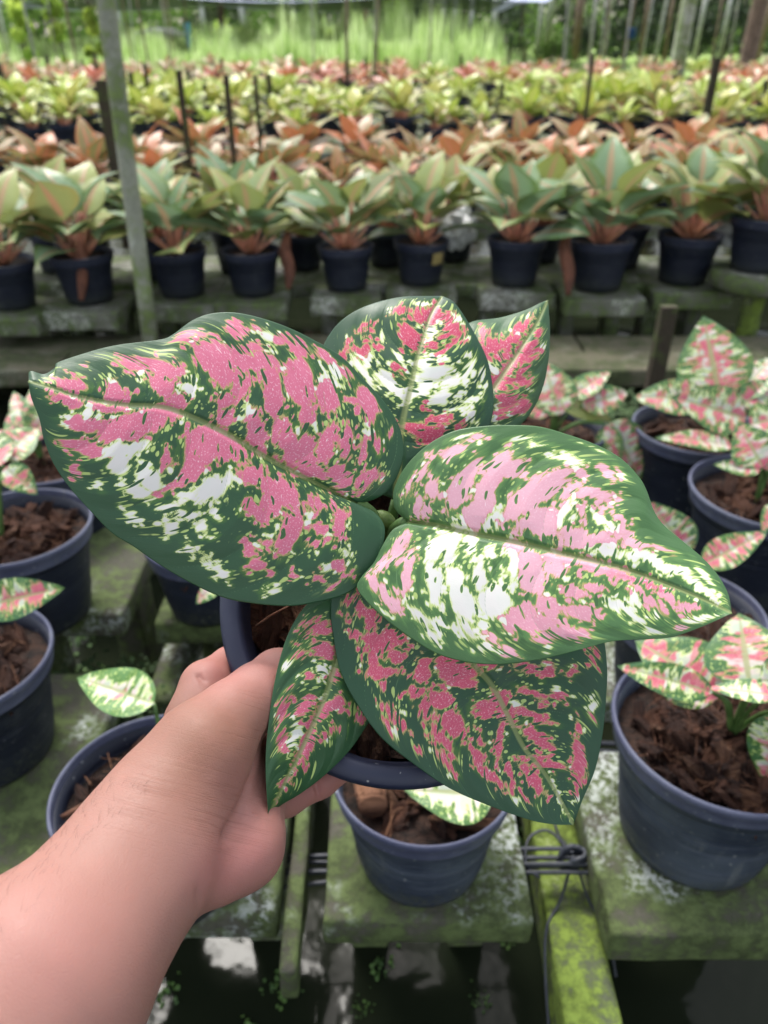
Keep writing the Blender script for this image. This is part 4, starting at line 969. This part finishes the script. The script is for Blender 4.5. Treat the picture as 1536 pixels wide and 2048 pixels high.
bm = bmesh.new(); bmesh.ops.create_icosphere(bm, subdivisions=3, radius=1)
for v in bm.verts: v.co = Vector((v.co.x*1.3, v.co.y*.6, v.co.z*.32))*(1+.3*mnoise.noise(v.co*2))
me = bpy.data.meshes.new('white_heap'); bm.to_mesh(me); bm.free(); me.materials.append(M['white_plastic'])
o = link('sheet_heap', me); o.location = at(318, 70, 40); tag(o, 'white sheeting heaped up at the far edge of the field', 'sheet')

# ================================================================== HELD PLANT
pc = np.array(at(802, 1192, 0.468)); nrm = -(FW)*math.cos(R(18))+UP*math.sin(R(18)); nrm /= np.linalg.norm(nrm)
HD = 2*366/FPX*0.468; Hh = 0.155
q = Vector(nrm).to_track_quat('Z', 'Y')
base = Vector(pc)-Vector(nrm)*Hh
hp = empty('potted_plant', base); tag(hp, 'pink, white and green variegated plant in a navy pot held up by the hand', 'potted plant')
b, rm = pot_meshes(HD, Hh, 96, True, M['pot'], M['rim_dark'])
# a broader, flared lip like the photographed pot
r = HD/2
k = [(r*0.86, Hh-0.045), (r*0.875, Hh-0.006), (r*0.885, Hh-0.001), (r*0.90, Hh), (r*0.975, Hh-0.0005), (r*0.995, Hh-0.003), (r, Hh-0.008), (r*0.995, Hh-0.022), (r*0.965, Hh-0.024), (r*0.95, Hh-0.022), (r*.94, Hh-.03)]
V_, F_ = lathe_vf(k, 96); rimm = mesh('rim', V_, F_, m_plastic('held_rim_plastic', (0.016, 0.020, 0.046), 0.12, 0.33))
po = link('pot', b, hp); po.rotation_mode = 'QUATERNION'; po.rotation_quaternion = q; link('rim', rimm, po)
so_ = link('potting_mix', soil_mesh(HD*0.93, .03), hp); so_.rotation_mode = 'QUATERNION'; so_.rotation_quaternion = q; so_.location = Vector(nrm)*(Hh-0.038)
for i in range(60):
    a = random.random()*6.28; qq = HD*0.40*math.sqrt(random.random()); o = link('husk_chunk', CH[random.randrange(6)], hp)
    s = random.uniform(.012, .028); lp = Vector((qq*math.cos(a), qq*math.sin(a), Hh-0.036)); o.location = q @ lp
    o.rotation_mode = 'QUATERNION'; o.rotation_quaternion = q @ Vector((random.uniform(-.5, .5), random.uniform(-.5, .5), 1)).to_track_quat('Z', 'X'); o.scale = (s*1.4, s, s*.6)
P = np.array([at(512, 1252, .475), at(540, 1232, .470), at(578, 1212, .468)])-np.array(base)
link('dry_strip', tube('dry_strip', P, 0.0007, M['husk_light'], 6), hp)

def lin(a, b, c=0.0, curl=0.0, tipd=0.0):
    """depth a at base to b at tip, side tilt c, cupping curl"""
    return lambda u, v: a+(b-a)*u+c*v*np.sin(np.pi*np.clip(u, .05, 1)*.9)+curl*v*v*np.sin(np.pi*np.clip(u, .08, .97))+tipd*u**4
B1 = [('P',140,768,32,12,15),('P',170,730,9,5),('P',230,785,28,18,60),('P',250,797,14,14),('P',305,732,70,19,8),('P',420,710,38,28),('P',372,672,26,8,-20),('P',425,669,20,6,5),('P',325,772,32,20,45),('P',360,802,16,12),
 ('W',378,775,20,13,20),('W',227,765,9,5),('W',282,748,9,6),('W',372,740,9,5),('P',135,800,32,12,20),('P',168,848,46,14,8),('P',215,815,34,10,0),('P',165,893,50,15,15),('P',270,852,76,26,-15),('P',330,820,40,14,5),('W',175,827,16,9,-20),('W',134,832,10,7,30),('W',285,827,10,7),
 ('W',250,900,52,13,-15),('P',410,890,55,36,-50),('P',333,922,22,14,-60),('P',342,972,24,7,-30),('P',385,940,34,18,-40),('W',240,925,22,20),('W',300,955,32,18,35),('W',280,985,26,16,10),('W',248,968,10,8),('W',190,972,8,7),
 ('W',425,975,48,18,-25),('W',375,993,24,8,10),('W',335,1013,30,8,5),('W',375,1030,20,8,15),('W',265,1035,20,10,38),('W',342,1060,18,12),('W',403,1058,13,10),('W',425,1022,14,9),('W',378,1095,14,9,40),('W',402,1110,12,6,20),('W',443,1142,18,9,32),('P',152,938,8,8),
 ('P',475,660,24,14,40),('W',535,672,20,8,40),('P',555,682,16,10,30),('P',515,655,15,6,30),('P',595,682,19,8,35),('P',490,697,36,9,8),('P',470,722,35,22),('P',520,725,36,18,12),('P',598,702,20,11,40),('P',645,714,24,9,48),
 ('P',445,738,38,22,80),('P',480,762,38,15,85),('P',545,785,60,20,82),('P',555,862,26,14,85),('P',600,765,48,28,85),('P',615,832,22,14,90),('P',655,795,38,22,85),('P',705,800,16,8),('P',733,805,36,17,65),('W',665,770,20,7,15),('W',670,742,20,9,45),('P',690,745,22,10,42),
 ('P',455,800,22,16),('P',452,832,16,14),('P',510,862,46,18,82),('W',500,822,18,8,82),('P',580,892,50,18,85),('P',612,905,42,16,85),('P',652,888,42,18,100),('P',693,885,34,14,95),('P',725,905,24,9,95),('P',753,890,18,7,95),('W',735,865,10,6,80),('P',780,868,9,4,85),
 ('P',460,900,36,22,20),('P',505,945,28,17,-10),('P',560,985,42,26,40),('P',620,935,35,17,30),('P',680,955,30,22,60),('P',733,960,30,14,-40),('P',510,1020,30,17,30),('P',580,1065,52,24,-65),('P',540,1010,24,18,60),('P',515,1130,18,15),('P',495,1090,16,11,30),('P',532,1085,11,9),
 ('P',620,1010,16,7,85),('P',637,1008,20,7,95),('P',665,1005,14,8,60),('P',650,1057,28,8,-3),('P',682,1055,30,13,85),('P',642,1085,23,9,-10),('W',687,1100,14,6,85),('P',672,1135,16,12,-40),('W',650,1140,11,6,-30),('P',632,1158,9,7),('P',590,1150,8,8),('P',662,1172,21,5,-32),('P',693,1148,10,6,-20),('W',545,1182,15,7,-10),
 ('G',583,1024,13,8,30),('G',300,800,10,8),('G',420,800,12,10),('G',478,745,7,12),('G',395,790,10,14)]
B2 = [('L',905,905,24,11,-25),('L',865,915,16,6,-35),('L',845,945,17,7,-65),('L',820,975,20,6,-70),('L',868,978,22,14,-75),('L',836,1015,18,9,-75),('L',852,1020,18,8,-75),('L',925,970,62,17,-62),('L',958,1022,40,24,-60),('L',985,955,60,16,-58),('L',1000,930,30,12,-45),('W',990,955,16,8,-50),('L',1022,938,32,18,-15),
 ('W',985,1043,24,9,-50),('L',1042,1000,62,17,-50),('L',1085,985,60,20,-40),('L',1070,1040,46,16,-20),('L',1090,1060,32,12,12),('L',957,872,17,6,-5),('W',1045,878,20,4,-5),('W',1078,887,20,4,0),('W',930,868,22,4,-15),('W',1135,920,33,6,5),('W',1185,890,33,4,26),('L',1110,950,36,9,-20),('L',1160,948,12,9),('L',1213,943,22,9,38),('W',1245,950,9,4,30),
 ('L',1190,985,36,10,20),('L',1140,985,28,9,-30),('L',1235,1000,9,6),('W',1125,1030,36,12,-60),('L',1160,1020,15,7,-70),('L',1190,1017,9,6),('L',1095,1050,22,17),('W',1208,1045,28,8,45),('L',1245,1047,33,9,45),('L',1175,1082,62,13,-3),('L',1150,1070,30,14,-20),('L',1272,1080,40,10,25),('L',1320,1098,26,5,20),
 ('W',1300,1120,82,11,19),('W',1215,1105,42,9,8),('W',1400,1170,46,8,38),('W',1412,1150,22,5,50),('P',1180,1133,72,11,17),('P',1275,1160,50,7,20),('L',1108,1130,28,18,20),('P',1145,1185,28,13,10),('P',1190,1175,23,9,10),('P',1165,1225,40,14,8),('P',1290,1195,48,8,43),('P',1335,1195,30,8,30),('P',1378,1213,22,11,0),
 ('P',1098,1215,32,17,55),('P',1130,1268,58,13,-5),('W',1250,1222,42,11,33),('W',1265,1195,20,7,70),('W',1310,1266,32,5,5),('W',1400,1238,36,5,-5),('L',1360,1256,15,5),('L',800,1095,32,12,-50),('L',816,1148,46,10,98),('L',776,1192,36,11,55),('L',740,1162,22,8,60),('L',760,1130,26,8,-60),
 ('W',875,1095,36,15,-60),('W',905,1092,46,14,-75),('W',940,1082,28,11,80),('W',870,1168,46,16,85),('W',912,1172,42,17,85),('W',960,1150,30,13,82),('W',930,1205,40,18,70),('W',990,1205,34,30),('W',1025,1118,48,10,88),('W',988,1107,13,9),('W',1005,1172,20,7,80),('W',840,1235,28,10,48),('W',770,1228,14,7,40),
 ('W',890,1250,22,8,10),('W',935,1258,28,9,60),('W',965,1255,11,10),('W',865,1268,16,6,42),('L',1062,1145,52,24,75),('P',1042,1235,36,24,-30),('P',1070,1250,30,18,0),('P',1085,1285,22,7,5),('L',985,1280,16,8,20),('W',970,1300,18,5,20),('L',1022,1304,20,7,15),('L',1030,1090,20,10,10),
 ('G',945,1120,8,20,10),('G',990,1125,15,14),('G',1190,1100,14,5,-45)]
B2 = [(('Q',)+b[1:] if b[0] == 'P' and b[1] not in (1275,) else b) for b in B2]
B3 = [('P',845,628,22,14,40),('P',805,622,22,8,-10),('W',850,607,26,5,10),('P',875,630,24,13,45),('P',902,655,30,11,60),('P',860,645,14,10),('P',820,675,26,19,60),('P',722,700,20,9),('P',748,693,12,9),('P',725,652,15,5,-35),('P',738,659,13,6),('W',863,662,15,8,-35),('W',915,642,7,6),('P',885,670,13,6),('P',867,690,16,8),('P',883,705,13,6,-20),
 ('W',765,672,10,5,80),('W',797,712,28,4,57),('W',735,715,15,7,20),('W',728,745,44,9,55),('W',782,770,40,14,42),('P',795,735,15,7,45),('W',845,725,25,9,-20),('W',865,745,42,14,-15),('W',850,770,30,11,-35),('W',838,785,28,8,-20),('W',880,795,26,13,-30),('W',875,768,9,6,-30),('P',855,810,7,6),('W',905,762,24,8,-15),('W',935,742,24,7,-60),('W',920,725,6,5),
 ('W',965,745,13,5,100),('W',960,768,6,6),('W',925,785,8,7),('W',937,768,9,4,80),('W',948,797,11,7),('W',942,832,19,8,60),('W',968,785,19,3,95),('W',905,820,13,7),('P',850,865,44,15,15),('P',885,840,15,11),('P',915,860,15,7,-30),('P',788,840,26,6,55),('P',865,880,30,8,5),('P',692,700,16,6,-60),('P',928,665,11,6,80),('P',690,712,10,6)]
B4 = [('P',970,665,12,10),('P',992,690,22,14),('P',1025,680,22,12,-30),('P',1045,652,26,9,-35),('P',1078,668,14,5,-60),('P',1050,705,32,14,-30),('P',1000,715,20,10),('P',1012,740,24,12,-40),('P',1045,745,20,9,-60),('P',1045,765,16,10),('P',1000,765,28,13),('P',1015,800,24,16),('P',1048,812,16,10),('P',1030,822,28,8),('P',990,828,16,10),('W',1038,667,8,5,80),('W',985,740,15,8,60),('W',1030,818,8,6),('W',988,835,8,6),('P',1065,690,14,6,-50),('P',975,700,16,10)]
B5 = [('P',695,1200,17,5,-60),('P',720,1215,24,12,60),('P',740,1235,22,11,45),('P',697,1240,9,7),('P',710,1275,16,8,60),('P',755,1287,30,22,20),('P',790,1275,28,13,35),('P',762,1345,34,14),('P',745,1320,16,12,60),('P',790,1315,15,12),('P',845,1335,28,16,-60),('P',832,1387,15,13),('P',770,1375,12,5,80),('P',912,1345,44,27,25),('W',908,1345,18,3,-60),('P',880,1400,24,18),('P',853,1418,28,13,75),
 ('P',905,1447,30,22,60),('P',775,1425,22,7,60),('P',800,1440,32,6,62),('P',772,1452,18,5,65),('P',880,1475,34,9,48),('P',890,1520,30,7,58),('P',832,1500,13,5,50),('P',968,1415,24,18),('P',1000,1400,24,15,60),('P',1012,1425,26,10,40),('P',1062,1430,46,9,18),('P',1060,1385,28,7,25),('P',1120,1392,18,13,10),('P',1055,1335,27,9),('P',1100,1343,14,13),('P',1142,1342,11,7),('P',1190,1315,14,8,80),
 ('P',997,1480,46,9,97),('P',958,1470,22,5,80),('P',1068,1475,36,12,35),('P',1100,1530,35,10,12),('P',950,1510,34,8,52),('P',980,1550,42,10,42),('P',1017,1540,22,8,72),('P',1062,1558,48,11,52),('P',1156,1515,36,14,85),('P',1155,1570,28,7,98),('W',1155,1592,11,4,95),('P',1157,1455,17,6,80),('W',1187,1410,9,8),('P',1185,1430,13,5,60),('W',1115,1592,34,4,62),('W',1030,1600,13,4,40),('P',1045,1590,22,4,40),('W',790,1460,16,4,70),('P',975,1330,20,10)]
B6 = [('P',613,1245,15,6,-30),('P',640,1257,22,10,20),('P',645,1300,28,17,10),('W',643,1345,15,10,40),('P',597,1310,15,5,-35),('P',593,1265,7,5),('P',610,1272,7,5),('P',593,1288,11,4),('P',672,1350,18,10,80),('P',615,1350,13,6),('P',615,1395,20,7,-15),('P',605,1417,24,11,-25),('P',565,1418,26,8,-70),('P',675,1405,15,13),('P',655,1422,28,14,-45),('P',625,1450,22,12,-60),('W',590,1475,24,11,-60),('P',617,1485,34,12,-65),
 ('P',562,1485,22,9,-80),('P',598,1515,18,6,-65),('P',612,1515,15,6,-70),('P',665,1465,11,6,-60),('P',648,1480,13,4,-30),('P',590,1545,9,4,-60),('P',575,1565,16,6,-60),('P',552,1605,17,4,-60),('P',720,1435,10,8),('P',575,1380,9,4,-30),('W',572,1330,13,4,-40)]
L1 = traced_leaf('leaf', [(712,1008),(641,972),(534,916),(454,868),(374,830),(320,813),(240,808),(160,794),(110,778),(57,762)],
    [(712,1008),(747,1023),(767,1048),(769,1077),(758,1114),(731,1157),(689,1189),(630,1205),(577,1212),(507,1207),(443,1194),(374,1162),(320,1130),(267,1093),(224,1066),(182,1023),(139,975),(107,927),(88,879),(78,836),(62,794),(57,762)],
    [(712,1008),(745,1000),(773,984),(792,958),(805,922),(807,890),(796,847),(769,804),(731,762),(683,713),(630,681),(577,655),(523,636),(470,625),(422,627),(384,641),(347,668),(320,679),(240,689),(187,701),(117,724),(110,735),(88,748),(60,742),(57,762)],
    lin(.430, .395, .010, .010), B1, hp, M['held_leaf'], 300, 110, z0=.405, veins=9)
L2 = traced_leaf('leaf', [(815,1043),(873,1050),(932,1065),(990,1076),(1048,1088),(1107,1103),(1165,1117),(1223,1131),(1311,1160),(1398,1195),(1464,1226)],
    [(815,1043),(792,1021),(786,992),(792,968),(809,936),(838,904),(873,878),(914,860),(967,852),(1019,850),(1078,853),(1136,869),(1194,890),(1241,916),(1276,951),(1293,980),(1308,1021),(1328,1050),(1369,1085),(1410,1120),(1439,1155),(1457,1190),(1464,1226)],
    [(815,1043),(785,1060),(765,1091),(748,1125),(722,1155),(714,1175),(727,1196),(762,1231),(815,1272),(873,1307),(932,1324),(990,1329),(1048,1324),(1107,1313),(1165,1298),(1223,1283),(1282,1279),(1340,1275),(1387,1260),(1428,1243),(1464,1226)],
    lin(.425, .375, -.008, .010), B2, hp, M['held_leaf'], 290, 105, z0=.400, veins=9, fresh_sheen=1.0, bias=0.08)
L3 = traced_leaf('leaf', [(792,1000),(797,930),(800,880),(808,830),(820,780),(833,720),(848,670),(862,630),(885,592)],
    [(792,1000),(750,980),(700,930),(660,860),(638,780),(640,710),(665,660),(700,628),(745,607),(800,594),(845,592),(885,592)],
    [(792,1000),(850,985),(910,930),(965,880),(985,830),(986,780),(975,720),(950,668),(922,622),(905,602),(885,592)],
    lin(.448, .470, .0, .012, .018), B3, hp, M['held_leaf'], 200, 75, z0=.455, veins=7, fresh_sheen=.05, deep=.75)
L4 = traced_leaf('leaf', [(870,960),(930,860),(985,780),(1040,700),(1072,650),(1096,600)],
    [(870,960),(850,900),(850,800),(880,710),(915,665),(945,643),(1000,635),(1050,620),(1080,606),(1096,600)],
    [(870,960),(930,930),(1000,885),(1055,835),(1084,780),(1097,720),(1100,660),(1096,600)],
    lin(.460, .500, .0, .012, .01), B4, hp, M['held_leaf'], 140, 50, z0=.480, veins=7, fresh_sheen=.5, deep=.65)
L5 = traced_leaf('leaf', [(800,1110),(850,1180),(900,1255),(943,1325),(983,1370),(1018,1435),(1048,1495),(1088,1545),(1118,1595),(1147,1649)],
    [(800,1110),(830,1085),(900,1070),(1020,1100),(1140,1180),(1200,1260),(1214,1330),(1212,1400),(1205,1470),(1190,1540),(1165,1600),(1147,1649)],
    [(800,1110),(755,1095),(700,1120),(668,1165),(661,1220),(666,1270),(680,1340),(712,1405),(762,1475),(830,1530),(900,1577),(980,1612),(1060,1640),(1110,1649),(1147,1649)],
    lin(.440, .424, -.004, .002), B5, hp, M['held_leaf'], 240, 90, z0=.445, veins=9, fresh_sheen=.05, deep=.6)
L6 = traced_leaf('leaf', [(745,1130),(705,1220),(675,1310),(655,1380),(632,1435),(600,1505),(565,1575),(537,1633)],
    [(745,1130),(690,1150),(645,1185),(608,1215),(580,1260),(562,1310),(548,1370),(538,1440),(532,1500),(532,1560),(537,1633)],
    [(745,1130),(790,1180),(805,1260),(795,1340),(770,1400),(738,1445),(700,1500),(650,1550),(600,1588),(560,1612),(537,1633)],
    lin(.456, .402, .016, .002), B6, hp, M['held_leaf'], 190, 66, z0=.450, veins=7, fresh_sheen=.35, deep=.35)
# small lowest leaf between the upper ones and the young shoot
traced_leaf('leaf', [(800,1010),(830,970),(870,920),(900,880)], [(800,1010),(790,960),(800,910),(840,880),(900,880)], [(800,1010),(850,1000),(895,960),(912,920),(900,880)], lin(.468, .475, 0, .004), [('P',850,900,14,6),('W',825,925,8,5),('P',870,940,8,5)], hp, M['held_leaf'], 60, 22, z0=.470, veins=4)
px = [((712, 1008, .4335), (735, 1018, .437), (765, 1060, .450), (790, 1140, .478)), ((815, 1043, .428), (800, 1048, .433), (785, 1075, .448), (800, 1150, .478)), ((792, 1000, .451), (785, 1050, .458), (800, 1150, .48)),
      ((870, 960, .463), (830, 1050, .47), (805, 1150, .482)), ((800, 1110, .443), (795, 1125, .45), (802, 1160, .482)), ((745, 1130, .459), (765, 1135, .463), (800, 1165, .483))]
for k, P in enumerate(px):
    P = resample(np.array([at(*p) for p in P]), 14)-np.array(base)
    link('leaf_stalk', tube('leaf_stalk', P, np.linspace(.0030, .0052, 14), M['stalk'], 10), hp)
P = resample(np.array([at(760, 1045, .444), at(785, 1075, .455), at(800, 1150, .48)]), 12)-np.array(base)
M['shoot'] = m_simple('young_shoot', (0.16, 0.24, 0.06), (0.08, 0.14, 0.03), 60, 0.5)
link('young_shoot', tube('young_shoot', P, np.array([.0006, .003, .0045, .0052, .0055, .006, .006, .006, .006, .006, .006, .006]), M['shoot'], 12), hp)
P = resample(np.array([at(748, 1028, .447), at(766, 1036, .443), at(778, 1050, .447), at(785, 1075, .458)]), 12)-np.array(base)
link('young_shoot', tube('young_shoot', P, np.array([.001, .003, .0042, .0047, .005, .005, .005, .0048, .0045, .0045, .004, .004]), M['shoot'], 10), hp)

# ================================================================== HAND AND FOREARM (one continuous surface)
VX = 0.00125
def C(px, py, z): return np.array([(px-768)/FPX*z, (py-1024)/FPX*z, z])
lo = np.array([-0.215, 0.070, 0.225]); hi = np.array([0.005, 0.245, 0.530])
gx, gy, gz = [np.arange(lo[i], hi[i], VX, dtype=np.float32) for i in range(3)]
G = np.stack(np.meshgrid(gx, gy, gz, indexing='ij'), -1)
def cone(a, b, zs=1.0):
    """tapered capsule; a, b = (px, py, depth, radius_px)"""
    A = C(*a[:3]); B = C(*b[:3]); ra = a[3]/FPX*a[2]; rb = b[3]/FPX*b[2]
    sc = np.array([1, 1, zs], np.float32); p = (G-A.astype(np.float32))*sc; ab = ((B-A)*sc).astype(np.float32)
    t = np.clip((p@ab)/float(ab@ab), 0, 1); d = np.linalg.norm(p-t[..., None]*ab, axis=-1)
    return d-(ra+(rb-ra)*t)
def smin(a, b, k):
    h = np.clip(0.5+0.5*(b-a)/k, 0, 1); return b+(a-b)*h-k*h*(1-h)
def smax(a, b, k): return -smin(-a, -b, k)
# forearm and wrist
d = cone((-230, 2330, .275, 300), (60, 1992, .315, 222), 1.12)
d = smin(d, cone((60, 1992, .315, 222), (275, 1738, .362, 148), 1.18), .012)
d = smin(d, cone((215, 1740, .358, 92), (330, 1590, .382, 92)), .020)
# heel and palm
d = smin(d, cone((300, 1700, .375, 118), (420, 1560, .418, 112), 1.15), .022)
# thenar mass and thumb
d = smin(d, cone((330, 1600, .388, 92), (410, 1494, .398, 88)), .018)
d = smin(d, cone((410, 1494, .398, 88), (468, 1428, .412, 66)), .012)
d = smin(d, cone((468, 1428, .412, 66), (512, 1386, .425, 57)), .007)
d = smin(d, cone((512, 1386, .425, 57), (556, 1354, .442, 54)), .005)
d = smin(d, cone((556, 1354, .442, 54), (604, 1338, .460, 42)), .005)
# hypothenar
hyp = cone((425, 1742, .385, 68), (478, 1690, .402, 80)); hyp = smin(hyp, cone((478, 1690, .402, 78), (512, 1590, .432, 62)), .014)
d = smin(d, hyp, .011)
# palm plane going to the finger roots
d = smin(d, cone((430, 1560, .425, 70), (520, 1500, .456, 60)), .016)
d = smin(d, cone((400, 1500, .425, 74), (430, 1430, .458, 56)), .016)
def finger(pts, k=.006, k0=.010):
    global d
    f = None
    for a, b in zip(pts[:-1], pts[1:]):
        c_ = cone(a, b); f = c_ if f is None else smin(f, c_, .004)
    d = smin(d, f, k0)
finger([(385, 1440, .440, 56), (412, 1372, .458, 50), (462, 1338, .490, 44), (535, 1335, .513, 36)])     # index, bent behind the rim
finger([(440, 1500, .468, 44), (500, 1450, .500, 40), (580, 1430, .516, 36), (650, 1420, .522, 32)])     # middle
finger([(480, 1560, .462, 42), (535, 1540, .488, 40), (610, 1510, .510, 36), (680, 1480, .516, 32)])     # ring
finger([(508, 1612, .450, 42), (572, 1594, .472, 37), (640, 1560, .484, 34), (712, 1512, .492, 30)])     # little finger along the rim
# creases
def carve(pts, r, depthpush, k=.004):
    global d
    for a, b in zip(pts[:-1], pts[1:]):
        d = smax(d, -cone((*a, r), (*b, r)), k)
def surf_depth(px, py):
    """first surface depth along the ray (for placing creases on the skin)"""
    zs = np.arange(.26, .50, .001); P = np.stack([(px-768)/FPX*zs, (py-1024)/FPX*zs, zs], 1)
    ii = ((P-lo)/VX).astype(int); ok = np.all((ii >= 0) & (ii < np.array(d.shape)), axis=1)
    for k_, z_ in enumerate(zs):
        if ok[k_] and d[tuple(ii[k_])] < 0: return z_
    return None
def crease(pix, r=5, lift=.0006, k=.0022):
    pts = [(x, y, surf_depth(x, y)) for x, y in pix]; pts = [p for p in pts if p[2]]
    for a, b in zip(pts[:-1], pts[1:]):
        if abs(a[2]-b[2]) > .03: continue
        global d
        d = smax(d, -cone((a[0], a[1], a[2]-lift, r), (b[0], b[1], b[2]-lift, r)), k)
crease([(528, 1478), (516, 1520), (500, 1570), (482, 1622), (450, 1670)], 7, .0006, .005)
crease([(394, 1785), (402, 1820)], 3, .0003, .003)
crease([(566, 1636), (572, 1612), (570, 1595)], 3, .0006, .0022); crease([(638, 1600), (634, 1575), (630, 1555)], 3, .0006, .0022)
crease([(425, 1378), (408, 1364), (395, 1352)], 3, .0006, .002)

def surface_nets(d, lo, h):
    s = d < 0; nx, ny, nz = d.shape
    acc = np.zeros((nx-1, ny-1, nz-1, 3), np.float32); cnt = np.zeros((nx-1, ny-1, nz-1), np.float32)
    cor = [(0, 0, 0), (1, 0, 0), (0, 1, 0), (1, 1, 0), (0, 0, 1), (1, 0, 1), (0, 1, 1), (1, 1, 1)]
    def sub(a, c): return a[c[0]:nx-1+c[0], c[1]:ny-1+c[1], c[2]:nz-1+c[2]]
    for i in range(8):
        for ax in range(3):
            if cor[i][ax] == 0:
                c2 = list(cor[i]); c2[ax] = 1; j = tuple(c2)
                a = sub(d, cor[i]); b = sub(d, j); cr = (a < 0) != (b < 0)
                with np.errstate(all='ignore'): t = np.where(cr, a/(a-b), 0)
                for k_ in range(3): acc[..., k_] += np.where(cr, cor[i][k_]+(t if k_ == ax else 0), 0)
                cnt += cr
    ok = cnt > 0; idx = -np.ones(ok.shape, int); idx[ok] = np.arange(ok.sum())
    ii = np.argwhere(ok); V = (ii+acc[ok]/cnt[ok][:, None])*h+lo
    F = []
    for ax in range(3):
        o1, o2 = [(1, 2), (2, 0), (0, 1)][ax]
        sl_a = [slice(None)]*3; sl_b = [slice(None)]*3; sl_a[ax] = slice(0, -1); sl_b[ax] = slice(1, None)
        cr = s[tuple(sl_a)] != s[tuple(sl_b)]; q = np.argwhere(cr)
        q = q[(q[:, o1] > 0) & (q[:, o2] > 0) & (q[:, o1] < d.shape[o1]-1) & (q[:, o2] < d.shape[o2]-1)]
        ins = s[tuple(q.T)]
        def g(a, b):
            r = q.copy(); r[:, o1] -= a; r[:, o2] -= b; return idx[tuple(r.T)]
        Q = np.stack([g(1, 1), g(0, 1), g(0, 0), g(1, 0)], 1); Q[~ins] = Q[~ins][:, ::-1]; F.append(Q)
    return V, np.vstack(F)
Vh, Fh = surface_nets(d, lo, VX)
Fh = Fh[np.all(Fh >= 0, axis=1)]
# light smoothing
nb = np.zeros((len(Vh), 3)); 
for _ in range(3):
    s_ = np.zeros_like(Vh); c_ = np.zeros(len(Vh))
    for a, b in ((0, 1), (1, 2), (2, 3), (3, 0)):
        np.add.at(s_, Fh[:, a], Vh[Fh[:, b]]); np.add.at(s_, Fh[:, b], Vh[Fh[:, a]]); np.add.at(c_, Fh[:, a], 1); np.add.at(c_, Fh[:, b], 1)
    Vh = Vh*0.5+0.5*s_/np.maximum(c_, 1)[:, None]
hx = Vh[:, 0]/Vh[:, 2]*FPX+768; hy = Vh[:, 1]/Vh[:, 2]*FPX+1024
Pw = cam2world(Vh)
org = np.array(cam2world(C(285, 1730, .37)[None])[0])
person = empty('person', org); tag(person, 'bare left forearm and hand gripping the held pot by its rim with the thumb', 'person')
me = bpy.data.meshes.new('arm'); me.from_pydata((Pw-org).tolist(), [], Fh.tolist()); me.materials.append(M['skin']); me.polygons.foreach_set('use_smooth', [True]*len(me.polygons))
def gauss(x, y, r): return np.exp(-((hx-x)**2+(hy-y)**2)/r**2)
red = np.clip(gauss(500, 1700, 80)*.9+gauss(470, 1560, 60)*.3+gauss(560, 1340, 60)*.5+gauss(440, 1330, 70)*.8+gauss(640, 1570, 90)*.9+gauss(430, 1760, 60)*.6+gauss(100, 1900, 200)*.35, 0, 1)
wr = np.clip(gauss(470, 1640, 60)*.9+gauss(500, 1435, 45)*1.0+gauss(300, 1620, 60)*.35+gauss(420, 1560, 100)*.3, 0, 1)
wru = hy*0.034-hx*0.010
tan = np.clip(gauss(430, 1450, 120)*.8+gauss(350, 1560, 110)*.45+gauss(200, 1700, 90)*.2, 0, .85)
for k_, x_ in (('tan', tan), ('red', red), ('wrinkle', wr), ('wru', wru)):
    A_ = me.attributes.new(k_, 'FLOAT', 'POINT'); A_.data.foreach_set('value', x_.astype(np.float32))
bm = bmesh.new(); bm.from_mesh(me); bm.verts.ensure_lookup_table()
seen = bytearray(len(bm.verts)); comps = []
for v0 in bm.verts:
    if seen[v0.index]: continue
    st_ = [v0]; seen[v0.index] = 1; comp = []
    while st_:
        v = st_.pop(); comp.append(v)
        for e_ in v.link_edges:
            w_ = e_.other_vert(v)
            if not seen[w_.index]: seen[w_.index] = 1; st_.append(w_)
    comps.append(comp)
comps.sort(key=len)
for c_ in comps[:-1]: bmesh.ops.delete(bm, geom=c_, context='VERTS')
bm.to_mesh(me); bm.free()
link('arm', me, person)
print('hand verts', len(Vh), 'objects', len(bpy.data.objects))

# short fine hairs on the outer side of the forearm
me.calc_loop_triangles() if False else None
nrmv = np.empty(len(me.vertices)*3); me.vertices.foreach_get('normal', nrmv); nrmv = nrmv.reshape(-1, 3)
cov = np.empty(len(me.vertices)*3); me.vertices.foreach_get('co', cov); cov = cov.reshape(-1, 3)
wv = cov+org; rel = wv-CAM; dz = rel@FW; qx = rel[:, 0]/dz*FPX+768; qy = -(rel@UP)/dz*FPX+1024
cand = np.where((qx < 300) & (qy > 1560) & (qy < 1900) & (qx+1.0*(qy-1640) < 235))[0]
adir = (at(60, 2000, .315)-at(275, 1738, .362)); adir /= np.linalg.norm(adir)
parts = []
if len(cand):
    for i_ in rng.choice(cand, min(330, len(cand)), replace=False):
        n_ = nrmv[i_]; t_ = -adir+rng.normal(0, .35, 3); t_ -= n_*np.dot(t_, n_); t_ /= np.linalg.norm(t_)+1e-9; L_ = rng.uniform(.003, .006)
        p0 = cov[i_]-n_*0.0003; parts.append(tube_vf(np.array([p0, p0+n_*L_*.35+t_*L_*.5, p0+n_*L_*.45+t_*L_]), (.00004, .00003, .00001), 3, False))
    M['hair'] = m_simple('arm_hair', (0.05, 0.03, 0.02), (0.03, 0.02, 0.015), 20, 0.5)
    tag(link('arm_hair', mesh('arm_hair', *merge(parts), M['hair']), person), kind='stuff')
